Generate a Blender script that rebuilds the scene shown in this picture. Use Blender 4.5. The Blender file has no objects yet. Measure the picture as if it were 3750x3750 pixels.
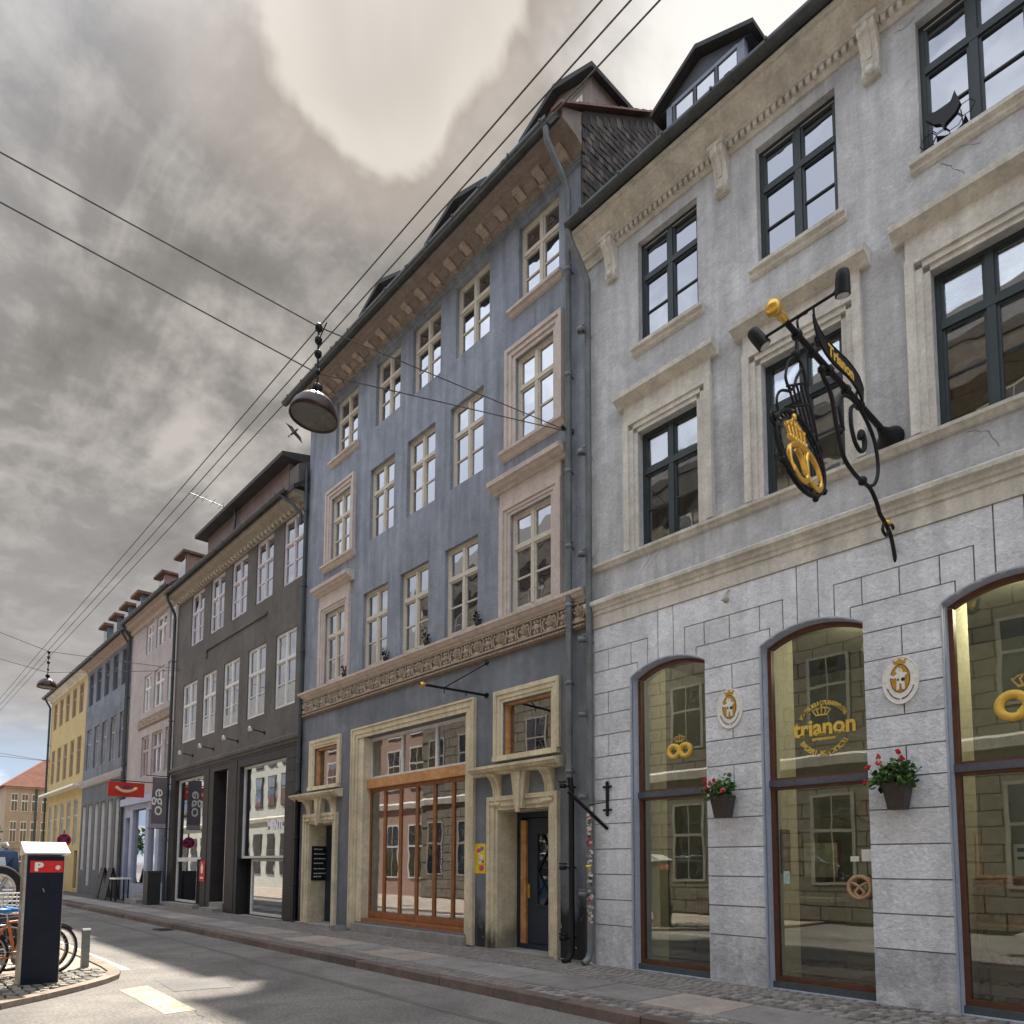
import bpy, math, random
from math import sin, cos, pi, radians, sqrt, atan2
from mathutils import Vector, Matrix, Euler
random.seed(7)
scene = bpy.context.scene
COL = scene.collection

# ------------------------------------------------------------------ camera
CAM_Y, CAM_H = -8.5455, 1.65
cam_d = bpy.data.cameras.new('camera')
cam_d.sensor_width = 36.0
cam_d.lens = 25.30
cam_d.shift_x = 0.0
cam_d.shift_y = 0.2868
cam_d.clip_start = 0.05
cam_d.clip_end = 1500
cam = bpy.data.objects.new('camera', cam_d)
COL.objects.link(cam)
YAW, PIT, ROL = 0.73496997, 0.08138532, 0.00377142
_f = Vector((-cos(YAW)*cos(PIT), sin(YAW)*cos(PIT), sin(PIT)))
_r = _f.cross(Vector((0, 0, 1))).normalized(); _u = _r.cross(_f)
_r2 = _r*cos(ROL)+_u*sin(ROL); _u2 = -_r*sin(ROL)+_u*cos(ROL)
cam.matrix_world = Matrix(((_r2.x, _u2.x, -_f.x, 0), (_r2.y, _u2.y, -_f.y, CAM_Y), (_r2.z, _u2.z, -_f.z, CAM_H), (0, 0, 0, 1)))
scene.camera = cam
scene.view_settings.view_transform = 'Standard'
scene.view_settings.look = 'None'
scene.view_settings.gamma = 1.0
scene.view_settings.use_curve_mapping = False
scene.view_settings.exposure = 1.15
scene.cycles.max_bounces = 8
scene.cycles.transparent_max_bounces = 12
scene.cycles.sample_clamp_indirect = 4.0

# ------------------------------------------------------------------ sun and sky
SUN_AZ, SUN_EL = radians(29), radians(55)          # azimuth from -X towards +Y
SDIR = Vector((-cos(SUN_AZ)*cos(SUN_EL), sin(SUN_AZ)*cos(SUN_EL), sin(SUN_EL)))
sd = bpy.data.lights.new('sun', 'SUN'); sd.energy = 5.0; sd.angle = radians(1.2); sd.color = (1.0, .93, .82)
so = bpy.data.objects.new('sun', sd); COL.objects.link(so)
so.rotation_euler = SDIR.to_track_quat('Z', 'Y').to_euler(); so.location = (-20, 15, 40)

world = bpy.data.worlds.new('World'); scene.world = world; world.use_nodes = True
HOLE1 = Vector((-0.4977, 0.2657, 0.8257)); HOLE2 = Vector((-0.2723, 0.5762, 0.7706))
def build_world():
    nt = world.node_tree; N = nt.nodes; L = nt.links; N.clear()
    def nd(t, **k):
        n = N.new(t)
        for a, b in k.items(): setattr(n, a, b)
        return n
    def math_(op, a, b=None, c=None, clamp=False):
        n = nd('ShaderNodeMath', operation=op, use_clamp=clamp)
        for i, v in enumerate((a, b, c)):
            if v is None: continue
            if isinstance(v, (int, float)): n.inputs[i].default_value = v
            else: L.new(v, n.inputs[i])
        return n.outputs[0]
    def mapr(v, a, b, c=0., d=1., smooth=True):
        n = nd('ShaderNodeMapRange'); n.interpolation_type = 'SMOOTHSTEP' if smooth else 'LINEAR'
        L.new(v, n.inputs[0])
        for i, x in enumerate((a, b, c, d)): n.inputs[i+1].default_value = x
        return n.outputs[0]
    def mixc(f, a, b):
        n = nd('ShaderNodeMix', data_type='RGBA')
        if isinstance(f, (int, float)): n.inputs[0].default_value = f
        else: L.new(f, n.inputs[0])
        for i, v in ((6, a), (7, b)):
            if isinstance(v, tuple): n.inputs[i].default_value = (*v, 1)
            else: L.new(v, n.inputs[i])
        return n.outputs[2]
    tc = nd('ShaderNodeTexCoord'); D = tc.outputs['Generated']
    sx = nd('ShaderNodeSeparateXYZ'); L.new(D, sx.inputs[0])
    # cloud deck: direction projected on a flat layer overhead
    zz = math_('ADD', math_('MAXIMUM', sx.outputs[2], 0.0), .16)
    cx = nd('ShaderNodeCombineXYZ')
    L.new(math_('DIVIDE', sx.outputs[0], zz), cx.inputs[0]); L.new(math_('DIVIDE', sx.outputs[1], zz), cx.inputs[1])
    P = cx.outputs[0]
    def noise(scale, det, rough=.55, dist=0., vec=None, loc=(0, 0, 0), sc=(1, 1, 1), rot=0):
        m = nd('ShaderNodeMapping'); L.new(vec or P, m.inputs[0]); m.inputs['Location'].default_value = loc
        m.inputs['Scale'].default_value = sc; m.inputs['Rotation'].default_value = (0, 0, rot)
        n = nd('ShaderNodeTexNoise'); L.new(m.outputs[0], n.inputs['Vector'])
        n.inputs['Scale'].default_value = scale; n.inputs['Detail'].default_value = det
        n.inputs['Roughness'].default_value = rough; n.inputs['Distortion'].default_value = dist
        return n.outputs[0]
    big = noise(1.15, 7, .55, .45, loc=(3.1, 1.7, 0))
    rip = noise(4.6, 5, .5, .6, loc=(0, 4, 0), sc=(1, .55, 1), rot=.9)
    bil = noise(3.4, 5, .55, .5, loc=(2, 8, 0), sc=(.55, 1, 1), rot=-.35)
    bil = math_('MULTIPLY', math_('ABSOLUTE', math_('SUBTRACT', bil, .5)), 3.2)
    fine = noise(9., 9, .66, .15, loc=(9, 2, 0))
    dens = math_('ADD', math_('ADD', math_('MULTIPLY', big, .34), math_('MULTIPLY', rip, .25)), math_('ADD', math_('MULTIPLY', fine, .28), math_('MULTIPLY', bil, .26)))
    ramp = nd('ShaderNodeValToRGB'); L.new(dens, ramp.inputs[0])
    e = ramp.color_ramp.elements
    e[0].position = .36; e[0].color = (.27, .25, .228, 1)
    e[1].position = .64; e[1].color = (.078, .073, .069, 1)
    n = ramp.color_ramp.elements.new(.50); n.color = (.135, .126, .117, 1)
    base = ramp.outputs[0]
    # thinner cloud round the sun: bright opening with a ragged edge, and a second one higher to the right
    def dotn(v, amp):
        vm = nd('ShaderNodeVectorMath', operation='DOT_PRODUCT'); L.new(D, vm.inputs[0]); vm.inputs[1].default_value = v
        d = math_('ADD', vm.outputs['Value'], math_('MULTIPLY', math_('SUBTRACT', big, .5), amp))
        return math_('ADD', d, math_('MULTIPLY', math_('SUBTRACT', rip, .5), amp*.45))
    d1 = dotn(HOLE1, .05); d2 = dotn(HOLE2, .09)
    hole = mapr(d1, .9902, .9932); glow = mapr(d1, .968, .990)
    base = mixc(math_('MULTIPLY', glow, .42), base, (.33, .285, .25))
    base = mixc(hole, base, (.355, .325, .288))
    base = mixc(mapr(d1, .992, 1.002, 0., .6), base, (.25, .236, .212))
    base = mixc(math_('MULTIPLY', mapr(d2, .980, .999), .85), base, (.52, .50, .475))
    # the deck breaks up behind the observer (south-east): sunlit white cloud, blue between
    vb = nd('ShaderNodeVectorMath', operation='DOT_PRODUCT'); L.new(D, vb.inputs[0]); vb.inputs[1].default_value = (.45, -.86, .25)
    back = mapr(math_('ADD', vb.outputs['Value'], math_('MULTIPLY', math_('SUBTRACT', big, .5), .35)), -.35, .45)
    sky = nd('ShaderNodeTexSky', sky_type='NISHITA'); sky.sun_disc = False
    sky.sun_elevation = SUN_EL; sky.sun_rotation = -radians(61); sky.air_density = 1.0; sky.dust_density = 1.5
    bsky = nd('ShaderNodeMix', data_type='RGBA', blend_type='MULTIPLY'); bsky.inputs[0].default_value = 1
    L.new(sky.outputs[0], bsky.inputs[6]); bsky.inputs[7].default_value = (.10, .10, .10, 1)
    blue = bsky.outputs[2]
    whites = mixc(mapr(rip, .35, .6), (.92, .98, 1.08), (.64, .70, .82))
    brk = mixc(mapr(big, .56, .68), whites, blue)
    base = mixc(back, base, brk)
    # brighter band low over the far end of the street, with small white clouds on blue
    hz = mapr(sx.outputs[2], .10, .30, 1., 0.)
    low = mixc(mapr(noise(1.4, 5, .5, .3, loc=(5, 0, 0)), .44, .56), (.27, .34, .44), (.56, .56, .57))
    hmix = mapr(sx.outputs[2], .14, .58, .72, 0.)
    base = mixc(hmix, base, (.21, .203, .201))
    base = mixc(math_('MULTIPLY', mapr(sx.outputs[2], .09, .20, 1., 0.), .85), base, low)
    bg = nd('ShaderNodeBackground'); L.new(base, bg.inputs[0]); bg.inputs[1].default_value = 1.0
    out = nd('ShaderNodeOutputWorld'); L.new(bg.outputs[0], out.inputs[0])
build_world()

# ------------------------------------------------------------------ materials
MATS = {}
def M(name, col, rough=.8, var=.18, vs=2.5, bump=.0, bs=40., streak=0., metal=0., spec=.3, rnd=0., col2=None, stain=None, fine=.10, grime=.10):
    """procedural paint / plaster / stone; var: slow mottling, streak: rain streaks, rnd: piece to piece difference"""
    if name in MATS: return MATS[name]
    m = bpy.data.materials.new(name); m.use_nodes = True; MATS[name] = m
    nt = m.node_tree; N = nt.nodes; L = nt.links
    b = N['Principled BSDF']; b.inputs['Roughness'].default_value = rough
    b.inputs['Metallic'].default_value = metal; b.inputs['Specular IOR Level'].default_value = spec
    g = N.new('ShaderNodeNewGeometry'); pos = g.outputs['Position']
    def noise(scale, det, sc=(1, 1, 1), dist=0.):
        mp = N.new('ShaderNodeMapping'); mp.inputs['Scale'].default_value = sc; L.new(pos, mp.inputs[0])
        n = N.new('ShaderNodeTexNoise'); n.inputs['Scale'].default_value = scale; n.inputs['Detail'].default_value = det
        n.inputs['Distortion'].default_value = dist; n.inputs['Roughness'].default_value = .6
        L.new(mp.outputs[0], n.inputs['Vector']); return n.outputs[0]
    def rng(v, a, b_, c, d):
        r = N.new('ShaderNodeMapRange'); L.new(v, r.inputs[0])
        for i, x in enumerate((a, b_, c, d)): r.inputs[i+1].default_value = x
        return r.outputs[0]
    def mul(a, b_):
        x = N.new('ShaderNodeMath'); x.operation = 'MULTIPLY'; L.new(a, x.inputs[0])
        if isinstance(b_, float): x.inputs[1].default_value = b_
        else: L.new(b_, x.inputs[1])
        return x.outputs[0]
    nb = noise(vs, 6, dist=.4)
    f = rng(nb, .3, .7, 1-var, 1+var)
    if grime: f = mul(f, rng(noise(vs*5., 9, dist=.8), .36, .66, 1+grime*.5, 1-grime))
    if fine: f = mul(f, rng(noise(28., 4), .3, .7, 1-fine, 1+fine))
    if streak: f = mul(f, rng(noise(5., 5, (1, 1, .09)), .35, .72, 1+streak*.35, 1-streak))
    if rnd:
        oi = N.new('ShaderNodeObjectInfo'); f = mul(f, rng(oi.outputs['Random'], 0, 1, 1-rnd, 1+rnd))
    c = N.new('ShaderNodeMix'); c.data_type = 'RGBA'; c.inputs[6].default_value = (*col, 1)
    c.inputs[7].default_value = (*(col2 or col), 1)
    L.new(rng(noise(vs*.6, 5, dist=1.), .42, .6, 0, 1), c.inputs[0]); base = c.outputs[2]
    vmul = N.new('ShaderNodeVectorMath'); vmul.operation = 'SCALE'; L.new(base, vmul.inputs[0]); L.new(f, vmul.inputs['Scale'])
    outc = vmul.outputs[0]
    if stain:                              # soot and flaked paint patches, own shape: (x0, x1, ztop)
        sp = N.new('ShaderNodeSeparateXYZ'); L.new(pos, sp.inputs[0])
        msk = None
        for (x0, x1, zt) in stain:
            a = mul(rng(sp.outputs[0], x0-.1, x0+.15, 0, 1), rng(sp.outputs[0], x1-.15, x1+.1, 1, 0))
            q = N.new('ShaderNodeMath'); q.operation = 'MULTIPLY_ADD'; L.new(noise(1.6, 5, (1.6, 1, .7), 1.), q.inputs[0]); q.inputs[1].default_value = 1.8; L.new(sp.outputs[2], q.inputs[2])
            a = mul(a, rng(q.outputs[0], zt+.75, zt+1.15, 1, 0))
            if msk is None: msk = a
            else:
                mx = N.new('ShaderNodeMath'); mx.operation = 'MAXIMUM'; L.new(msk, mx.inputs[0]); L.new(a, mx.inputs[1]); msk = mx.outputs[0]
        c2 = N.new('ShaderNodeMix'); c2.data_type = 'RGBA'; L.new(mul(msk, .88), c2.inputs[0]); L.new(outc, c2.inputs[6]); c2.inputs[7].default_value = (.017, .016, .015, 1)
        c3 = N.new('ShaderNodeMix'); c3.data_type = 'RGBA'; L.new(mul(msk, rng(noise(7., 3), .66, .70, 0, 1)), c3.inputs[0]); L.new(c2.outputs[2], c3.inputs[6]); c3.inputs[7].default_value = (.5, .5, .5, 1)
        outc = c3.outputs[2]
    L.new(outc, b.inputs['Base Color'])
    if bump:
        bp = N.new('ShaderNodeBump'); bp.inputs['Strength'].default_value = min(bump, 1.); bp.inputs['Distance'].default_value = .02
        L.new(noise(bs, 6), bp.inputs['Height']); L.new(bp.outputs[0], b.inputs['Normal'])
    return m

def glass_mat(name, refl=.32, tint=(.8, .85, .8), wav=.02, dark=None):
    """window glass: dark = colour of the unlit room right behind it (no room built), else see-through"""
    if name in MATS: return MATS[name]
    m = bpy.data.materials.new(name); m.use_nodes = True; MATS[name] = m
    nt = m.node_tree; N = nt.nodes; L = nt.links; N.clear()
    o = N.new('ShaderNodeOutputMaterial'); mx = N.new('ShaderNodeMixShader'); L.new(mx.outputs[0], o.inputs[0])
    gl = N.new('ShaderNodeBsdfGlossy'); gl.inputs['Roughness'].default_value = .012; gl.inputs['Color'].default_value = (.95, .96, 1, 1)
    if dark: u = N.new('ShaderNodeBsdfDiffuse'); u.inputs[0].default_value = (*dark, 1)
    else: u = N.new('ShaderNodeBsdfTransparent'); u.inputs[0].default_value = (*tint, 1)
    fr = N.new('ShaderNodeFresnel'); fr.inputs[0].default_value = 1.5
    mr = N.new('ShaderNodeMapRange'); L.new(fr.outputs[0], mr.inputs[0])
    mr.inputs[1].default_value = .04; mr.inputs[2].default_value = .6; mr.inputs[3].default_value = refl; mr.inputs[4].default_value = .95
    L.new(mr.outputs[0], mx.inputs[0]); L.new(u.outputs[0], mx.inputs[1]); L.new(gl.outputs[0], mx.inputs[2])
    g = N.new('ShaderNodeNewGeometry'); n = N.new('ShaderNodeTexNoise'); n.inputs['Scale'].default_value = 2.2; n.inputs['Detail'].default_value = 1.
    L.new(g.outputs['Position'], n.inputs['Vector'])
    bp = N.new('ShaderNodeBump'); bp.inputs['Strength'].default_value = 1.; bp.inputs['Distance'].default_value = wav
    L.new(n.outputs[0], bp.inputs['Height']); L.new(bp.outputs[0], gl.inputs['Normal'])
    return m

# ------------------------------------------------------------------ mesh builder
class MB:
    def __init__(s): s.v = []; s.f = []; s.m = []; s.sm = []
    def add(s, vs, fs, mi=0, smooth=False):
        o = len(s.v); s.v += [tuple(v) for v in vs]
        for f in fs: s.f.append(tuple(i+o for i in f)); s.m.append(mi); s.sm.append(smooth)
        return s
    def box(s, x0, x1, y0, y1, z0, z1, mi=0):
        return s.add([(x0, y0, z0), (x1, y0, z0), (x1, y1, z0), (x0, y1, z0), (x0, y0, z1), (x1, y0, z1), (x1, y1, z1), (x0, y1, z1)],
                     [(0, 3, 2, 1), (4, 5, 6, 7), (0, 1, 5, 4), (1, 2, 6, 5), (2, 3, 7, 6), (3, 0, 4, 7)], mi)
    def prism(s, poly, a, b, ax='y', mi=0, smooth=False):
        """polygon swept between a and b along axis ax; poly in (x,z) for y, (y,z) for x, (x,y) for z"""
        n = len(poly)
        P = {'y': lambda p, t: (p[0], t, p[1]), 'x': lambda p, t: (t, p[0], p[1]), 'z': lambda p, t: (p[0], p[1], t)}[ax]
        vs = [P(p, a) for p in poly]+[P(p, b) for p in poly]
        s.add(vs, [tuple(range(n)), tuple(range(2*n-1, n-1, -1))], mi)
        return s.add(vs, [((i+1) % n, i, n+i, n+(i+1) % n) for i in range(n)], mi, smooth)
    def tube(s, pts, r, n=7, mi=0, closed=False, caps=True):
        pts = [Vector(p) for p in pts]; k = len(pts); vs = []; up = None
        for i, p in enumerate(pts):
            a = pts[(i-1) % k] if (closed or i) else p; b = pts[(i+1) % k] if (closed or i < k-1) else p
            t = (b-a)
            t = t.normalized() if t.length > 1e-9 else Vector((0, 0, 1))
            if up is None: up = Vector((0, 0, 1)) if abs(t.z) < .9 else Vector((1, 0, 0))
            x = t.cross(up)
            if x.length < 1e-4: x = t.cross(Vector((.3, 1, .2)))
            x.normalize(); y = x.cross(t).normalized(); up = y
            rr = r[i] if isinstance(r, (list, tuple)) else r
            vs += [p+(x*cos(2*pi*j/n)+y*sin(2*pi*j/n))*rr for j in range(n)]
        fs = []
        for i in range(k if closed else k-1):
            A = i*n; B = ((i+1) % k)*n
            fs += [(A+j, B+j, B+(j+1) % n, A+(j+1) % n) for j in range(n)]
        s.add(vs, fs, mi, True)
        if not closed and caps: s.add(vs[:n], [tuple(range(n))], mi); s.add(vs[-n:], [tuple(range(n-1, -1, -1))], mi)
        return s
    def lathe(s, prof, c, n=20, ax='z', mi=0):
        vs = []; k = len(prof)
        for r, h in prof:
            for j in range(n):
                a, b = r*cos(2*pi*j/n), r*sin(2*pi*j/n)
                p = {'z': (a, b, h), 'y': (a, h, b), 'x': (h, a, b)}[ax]
                vs.append((p[0]+c[0], p[1]+c[1], p[2]+c[2]))
        fs = [(i*n+j, i*n+(j+1) % n, (i+1)*n+(j+1) % n, (i+1)*n+j) for i in range(k-1) for j in range(n)]
        return s.add(vs, fs, mi, True)
    def ball(s, c, r, n=8, mi=0, sc=(1, 1, 1)):
        k = max(4, n//2+1); vs = []
        for i in range(k+1):
            th = pi*i/k
            for j in range(n):
                ph = 2*pi*j/n
                vs.append((c[0]+r*sc[0]*sin(th)*cos(ph), c[1]+r*sc[1]*sin(th)*sin(ph), c[2]+r*sc[2]*cos(th)))
        return s.add(vs, [(i*n+j, (i+1)*n+j, (i+1)*n+(j+1) % n, i*n+(j+1) % n) for i in range(k) for j in range(n)], mi, True)
    def quad(s, a, b, c, d, mi=0): return s.add([a, b, c, d], [(0, 1, 2, 3)], mi)
    def mesh(s, name, mats, org=(0, 0, 0)):
        me = bpy.data.meshes.new(name)
        me.from_pydata([(v[0]-org[0], v[1]-org[1], v[2]-org[2]) for v in s.v], [], s.f)
        for m in (mats if isinstance(mats, (list, tuple)) else [mats]): me.materials.append(m)
        me.polygons.foreach_set('material_index', s.m); me.polygons.foreach_set('use_smooth', s.sm); me.update()
        return me
    def build(s, name, mats, parent=None, org=None):
        """one mesh object; vertices are in the frame of the scene (or of a turned thing, see thing())"""
        if org is None:
            xs, ys, zs = zip(*s.v); org = ((min(xs)+max(xs))/2, (min(ys)+max(ys))/2, min(zs))
        return place(name, s.mesh(name, mats, org), org, parent)
WL = {}
def place(name, me, loc, parent=None, rot=None):
    o = bpy.data.objects.new(name, me); COL.objects.link(o); WL[o.name] = Vector(loc)
    o.location = Vector(loc)-(WL[parent.name] if parent else Vector((0, 0, 0)))
    if rot: o.rotation_euler = rot
    if parent: o.parent = parent
    return o
def tag(o, label=None, cat=None, group=None, kind=None):
    for k, v in (('label', label), ('category', cat), ('group', group), ('kind', kind)):
        if v: o[k] = v
    return o
def thing(name, label, cat, loc, group=None, rotz=0., local=False):
    o = bpy.data.objects.new(name, None); COL.objects.link(o); o.location = loc; o.rotation_euler = (0, 0, rotz); o.empty_display_size = .3
    WL[o.name] = Vector((0, 0, 0)) if (rotz or local) else Vector(loc)
    return tag(o, label, cat, group)
def copy_tree(o, parent=None):
    c = o.copy(); COL.objects.link(c); WL[c.name] = WL[o.name]
    if parent: c.parent = parent
    for ch in list(o.children): copy_tree(ch, c)
    return c
def text_mesh(txt, size, depth=.004, bold=0., mat=None, mi=None, align='CENTER'):
    cu = bpy.data.curves.new('t', 'FONT'); cu.body = txt; cu.size = size; cu.extrude = depth; cu.offset = bold; cu.align_x = align; cu.resolution_u = 3
    ob = bpy.data.objects.new('t', cu); COL.objects.link(ob)
    dg = bpy.context.evaluated_depsgraph_get(); me = bpy.data.meshes.new_from_object(ob.evaluated_get(dg))
    V = [tuple(v.co) for v in me.vertices]; F = [tuple(p.vertices) for p in me.polygons]
    bpy.data.objects.remove(ob); bpy.data.curves.remove(cu); bpy.data.meshes.remove(me)
    return V, F
def wall(mb, x0, x1, z0, z1, ops, y=0., depth=.25, mi=0, mir=None):
    """sheet facing -Y with openings (xa, xb, za, zb, arch rise) and their reveals"""
    mir = mi if mir is None else mir
    ops = [o if len(o) == 5 else (*o, 0.) for o in ops]
    xs = sorted({x0, x1, *[o[0] for o in ops], *[o[1] for o in ops]}); zs = sorted({z0, z1, *[o[2] for o in ops], *[o[3] for o in ops], *[o[3]+o[4] for o in ops]})
    for i in range(len(xs)-1):
        for j in range(len(zs)-1):
            a, b, c, d = xs[i], xs[i+1], zs[j], zs[j+1]; mx, mz = (a+b)/2, (c+d)/2
            if any(o[0] < mx < o[1] and o[2] < mz < o[3]+o[4] for o in ops): continue
            mb.quad((a, y, c), (b, y, c), (b, y, d), (a, y, d), mi)
    for xa, xb, za, zb, r in ops:
        Y = y+depth
        mb.quad((xa, y, za), (xa, y, zb), (xa, Y, zb), (xa, Y, za), mir); mb.quad((xb, y, zb), (xb, y, za), (xb, Y, za), (xb, Y, zb), mir)
        mb.quad((xa, y, za), (xa, Y, za), (xb, Y, za), (xb, y, za), mir)
        k = 10 if r else 1
        pts = [(xa+(xb-xa)*t/k, arc_z((xa+xb)/2, (xb-xa)/2, zb, r, xa+(xb-xa)*t/k)) for t in range(k+1)]
        for (p, q) in zip(pts, pts[1:]):
            mb.quad((p[0], Y, p[1]), (p[0], y, p[1]), (q[0], y, q[1]), (q[0], Y, q[1]), mir)
            if r: mb.quad((p[0], y, p[1]), (q[0], y, q[1]), (q[0], y, zb+r), (p[0], y, zb+r), mi)
    return mb
def arc_z(c, hw, zs, rise, x):
    if not rise: return zs
    R = (hw*hw+rise*rise)/(2*rise)
    return zs+rise-R+sqrt(max(R*R-(x-c)**2, 0))

CACHE = {}
def pane_mesh(w, h, mat):
    k = ('pane', round(w, 3), round(h, 3), mat.name)
    if k not in CACHE: CACHE[k] = MB().box(-w/2, w/2, -.003, .003, -h/2, h/2).mesh('pane', mat)
    return CACHE[k]
def window(b, xa, xb, za, zb, y, fm, gm, fr=.055, mull=.06, trans=.64, tw=.06, low=(2,), up=1, bar=.028, cols=2, dep=.07, inner=None, tilt=.35, name='window', leafs=True):
    """timber casement: frame, mullion, transom and bars as one mesh, every pane a sub-part"""
    w, h = xb-xa, zb-za; key = ('win', round(w, 3), round(h, 3), fm.name, fr, mull, trans, tw, low, up, bar, cols, inner.name if inner else '')
    lo = low[0]; zt = h*trans if trans else h
    panes = []
    if key not in CACHE:
        m = MB()
        m.box(0, fr, 0, dep, 0, h).box(w-fr, w, 0, dep, 0, h).box(fr, w-fr, 0, dep, 0, fr).box(fr, w-fr, 0, dep, h-fr, h)
        cw = (w-2*fr-(cols-1)*mull)/cols; rows = []
        if trans:
            m.box(fr, w-fr, -.012, dep-.004, zt-tw/2, zt+tw/2)
            rows = [(fr, zt-tw/2, lo), (zt+tw/2, h-fr, up)]
        else: rows = [(fr, h-fr, lo)]
        for c in range(1, cols): x = fr+c*cw+(c-1)*mull; m.box(x, x+mull, -.008, dep-.002, fr+.001, h-fr-.001)
        for c in range(cols):
            x = fr+c*(cw+mull)
            for (a, d, n) in rows:
                sfr = .03 if leafs else .0
                if sfr:      # casement leaf standing a little back
                    m.box(x, x+sfr, .012, dep-.006, a, d).box(x+cw-sfr, x+cw, .012, dep-.006, a, d).box(x+sfr, x+cw-sfr, .012, dep-.006, a, a+sfr).box(x+sfr, x+cw-sfr, .012, dep-.006, d-sfr, d)
                A, Dd = a+sfr, d-sfr; ph = (Dd-A-(n-1)*bar)/n
                for r in range(n):
                    pz = A+r*(ph+bar)
                    if r: m.box(x+sfr, x+cw-sfr, .02, dep-.012, pz-bar, pz)
                    panes.append((x+cw/2, pz+ph/2, cw-2*sfr, ph))
        CACHE[key] = (m.mesh('window', fm, (w/2, 0, 0)), panes)
    me, panes = CACHE[key]
    o = place(name, me, ((xa+xb)/2, y, za), b)
    for (px, pz, pw, ph) in panes:
        place('pane', pane_mesh(pw, ph, gm), (xa+px, y+.045, za+pz), o, (radians(random.uniform(-tilt, tilt)), 0, radians(random.uniform(-tilt, tilt))))
    return o
def bld(name, label, loc, group=None): return thing(name, label, 'building', loc, group)
def roof(b, mat, x0, x1, y0, z0, ridge_y, ridge_z, back_y, th=.12, name='roof'):
    m = MB().prism([(y0, z0), (ridge_y, ridge_z), (back_y, z0), (back_y, z0-th), (ridge_y, ridge_z-th*1.3), (y0, z0-th)], x0, x1, 'x')
    return m.build(name, mat, b)
def gutter(b, mat, x0, x1, y, z, r=.085):
    prof = [(y+r*cos(a), z+r*sin(a)) for a in [pi+pi*i/7 for i in range(8)]]
    prof += [(p[0]*.0+y+(p[0]-y)*.85, z+(p[1]-z)*.85) for p in reversed(prof)]
    g = MB().prism(prof, x0, x1, 'x', smooth=True)
    x = x0+.35
    while x < x1:
        g.box(x-.015, x+.015, y-r*1.12, y-r*.9, z-r*.2, z+.02); x += .8
    for t in range(1, int((x1-x0)/3)+1):
        xx = x0+t*3.; p2 = [(y+(r+.008)*cos(a), z+(r+.008)*sin(a)) for a in [pi+pi*i/7 for i in range(8)]]; g.prism(p2, xx-.04, xx+.04, 'x')
    return g.build('gutter', mat, b)
def downpipe(b, mat, pts, r=.05, joints=(), name='downpipe', n=10):
    g = MB().tube(pts, r, n)
    for z in joints:
        g.lathe([(r, z-.035), (r*1.25, z-.03), (r*1.25, z+.03), (r, z+.035)], (pts[-1][0], pts[-1][1], 0), n)
        g.box(pts[-1][0]-.012, pts[-1][0]+.012, pts[-1][1], .0, z-.012, z+.012)
        g.box(pts[-1][0]-r-.03, pts[-1][0]+r+.03, pts[-1][1]-.015, pts[-1][1]+.015, z+.05, z+.075)
    return g.build(name, mat, b)
# ------------------------------------------------------------------ palette
asphalt = M('asphalt', (.27, .25, .23), .9, .16, .5, .8, 110, col2=(.205, .192, .178), fine=.34, grime=.14)
asphalt_far = M('asphalt_far', (.15, .14, .135), .9, .1, .3)
patch_asph = M('asphalt_patch', (.175, .167, .16), .9, .12, 2, .5, 100)
paint_white = M('road_paint', (.55, .53, .48), .7, .25, 4, .4, 60, fine=.3, grime=.3)
paint_tan = M('road_paint_worn', (.42, .37, .29), .8, .25, 3, .5, 80, fine=.3, grime=.3)
mortar = M('paving_joint', (.10, .092, .082), .95, .3, 6, .4, 80)
slab_m = M('paving_slab', (.30, .28, .265), .85, .16, 2.5, .35, 70, rnd=.14, col2=(.26, .24, .225))
slab_t = M('paving_slab_tan', (.37, .31, .265), .85, .16, 2.5, .35, 70, rnd=.10)
sett_m = M('granite_sett', (.27, .245, .225), .85, .2, 5, .4, 60, rnd=.38)
kerb_m = M('kerb_granite', (.17, .125, .105), .8, .2, 3, .3, 80, rnd=.2, col2=(.14, .11, .10))
kerb_l = M('kerb_light', (.27, .22, .175), .85, .2, 3, .4, 80, rnd=.15, grime=.2)
grass_m = M('grass', (.07, .13, .025), .9, .4, 8)
grey_pl = M('grey_plaster', (.545, .548, .56), .9, .15, .9, 1., 13, streak=.24, col2=(.465, .467, .477), grime=.13)
stone_pl = M('rusticated_plaster', (.735, .75, .79), .9, .09, 1.8, .9, 22, streak=.14, rnd=.05, col2=(.655, .67, .705), grime=.12)
joint_pl = M('rustication_joint', (.36, .36, .38), .95, .2, 4)
reveal_b = M('blue_grey_reveal', (.40, .44, .52), .7, .08, 3)
cream = M('cream_stucco', (.675, .645, .585), .85, .10, 2.2, .4, 40, streak=.22, col2=(.60, .57, .505), grime=.10)
blue_pl = M('blue_plaster', (.285, .312, .365), .9, .10, .6, .8, 18, streak=.32, col2=(.245, .268, .315), grime=.12)
blue_lo = M('blue_plaster_low', (.19, .205, .235), .9, .12, .8, .4, 30, streak=.16, col2=(.155, .167, .19), stain=[(-8.42, -7.6, 1.0), (-10.52, -10.06, .75), (-17.8, -17.55, .5)])
pinkish = M('pink_stucco', (.55, .475, .43), .85, .10, 2.5, .25, 40, streak=.12)
ochre = M('ochre_stucco', (.68, .60, .43), .85, .12, 2., .25, 40, streak=.22, col2=(.58, .51, .36), stain=[(-10.15, -9.75, .35)])
cornice_b = M('brown_cornice', (.27, .225, .195), .85, .14, 3, .3, 50, streak=.14)
orn_m = M('frieze_ornament', (.40, .335, .27), .8, .18, 6, .3, 60)
orn_bg = M('frieze_ground', (.22, .165, .12), .9, .2, 5)
wfr_b = M('window_cream_paint', (.56, .51, .43), .6, .08, 4)
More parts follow.
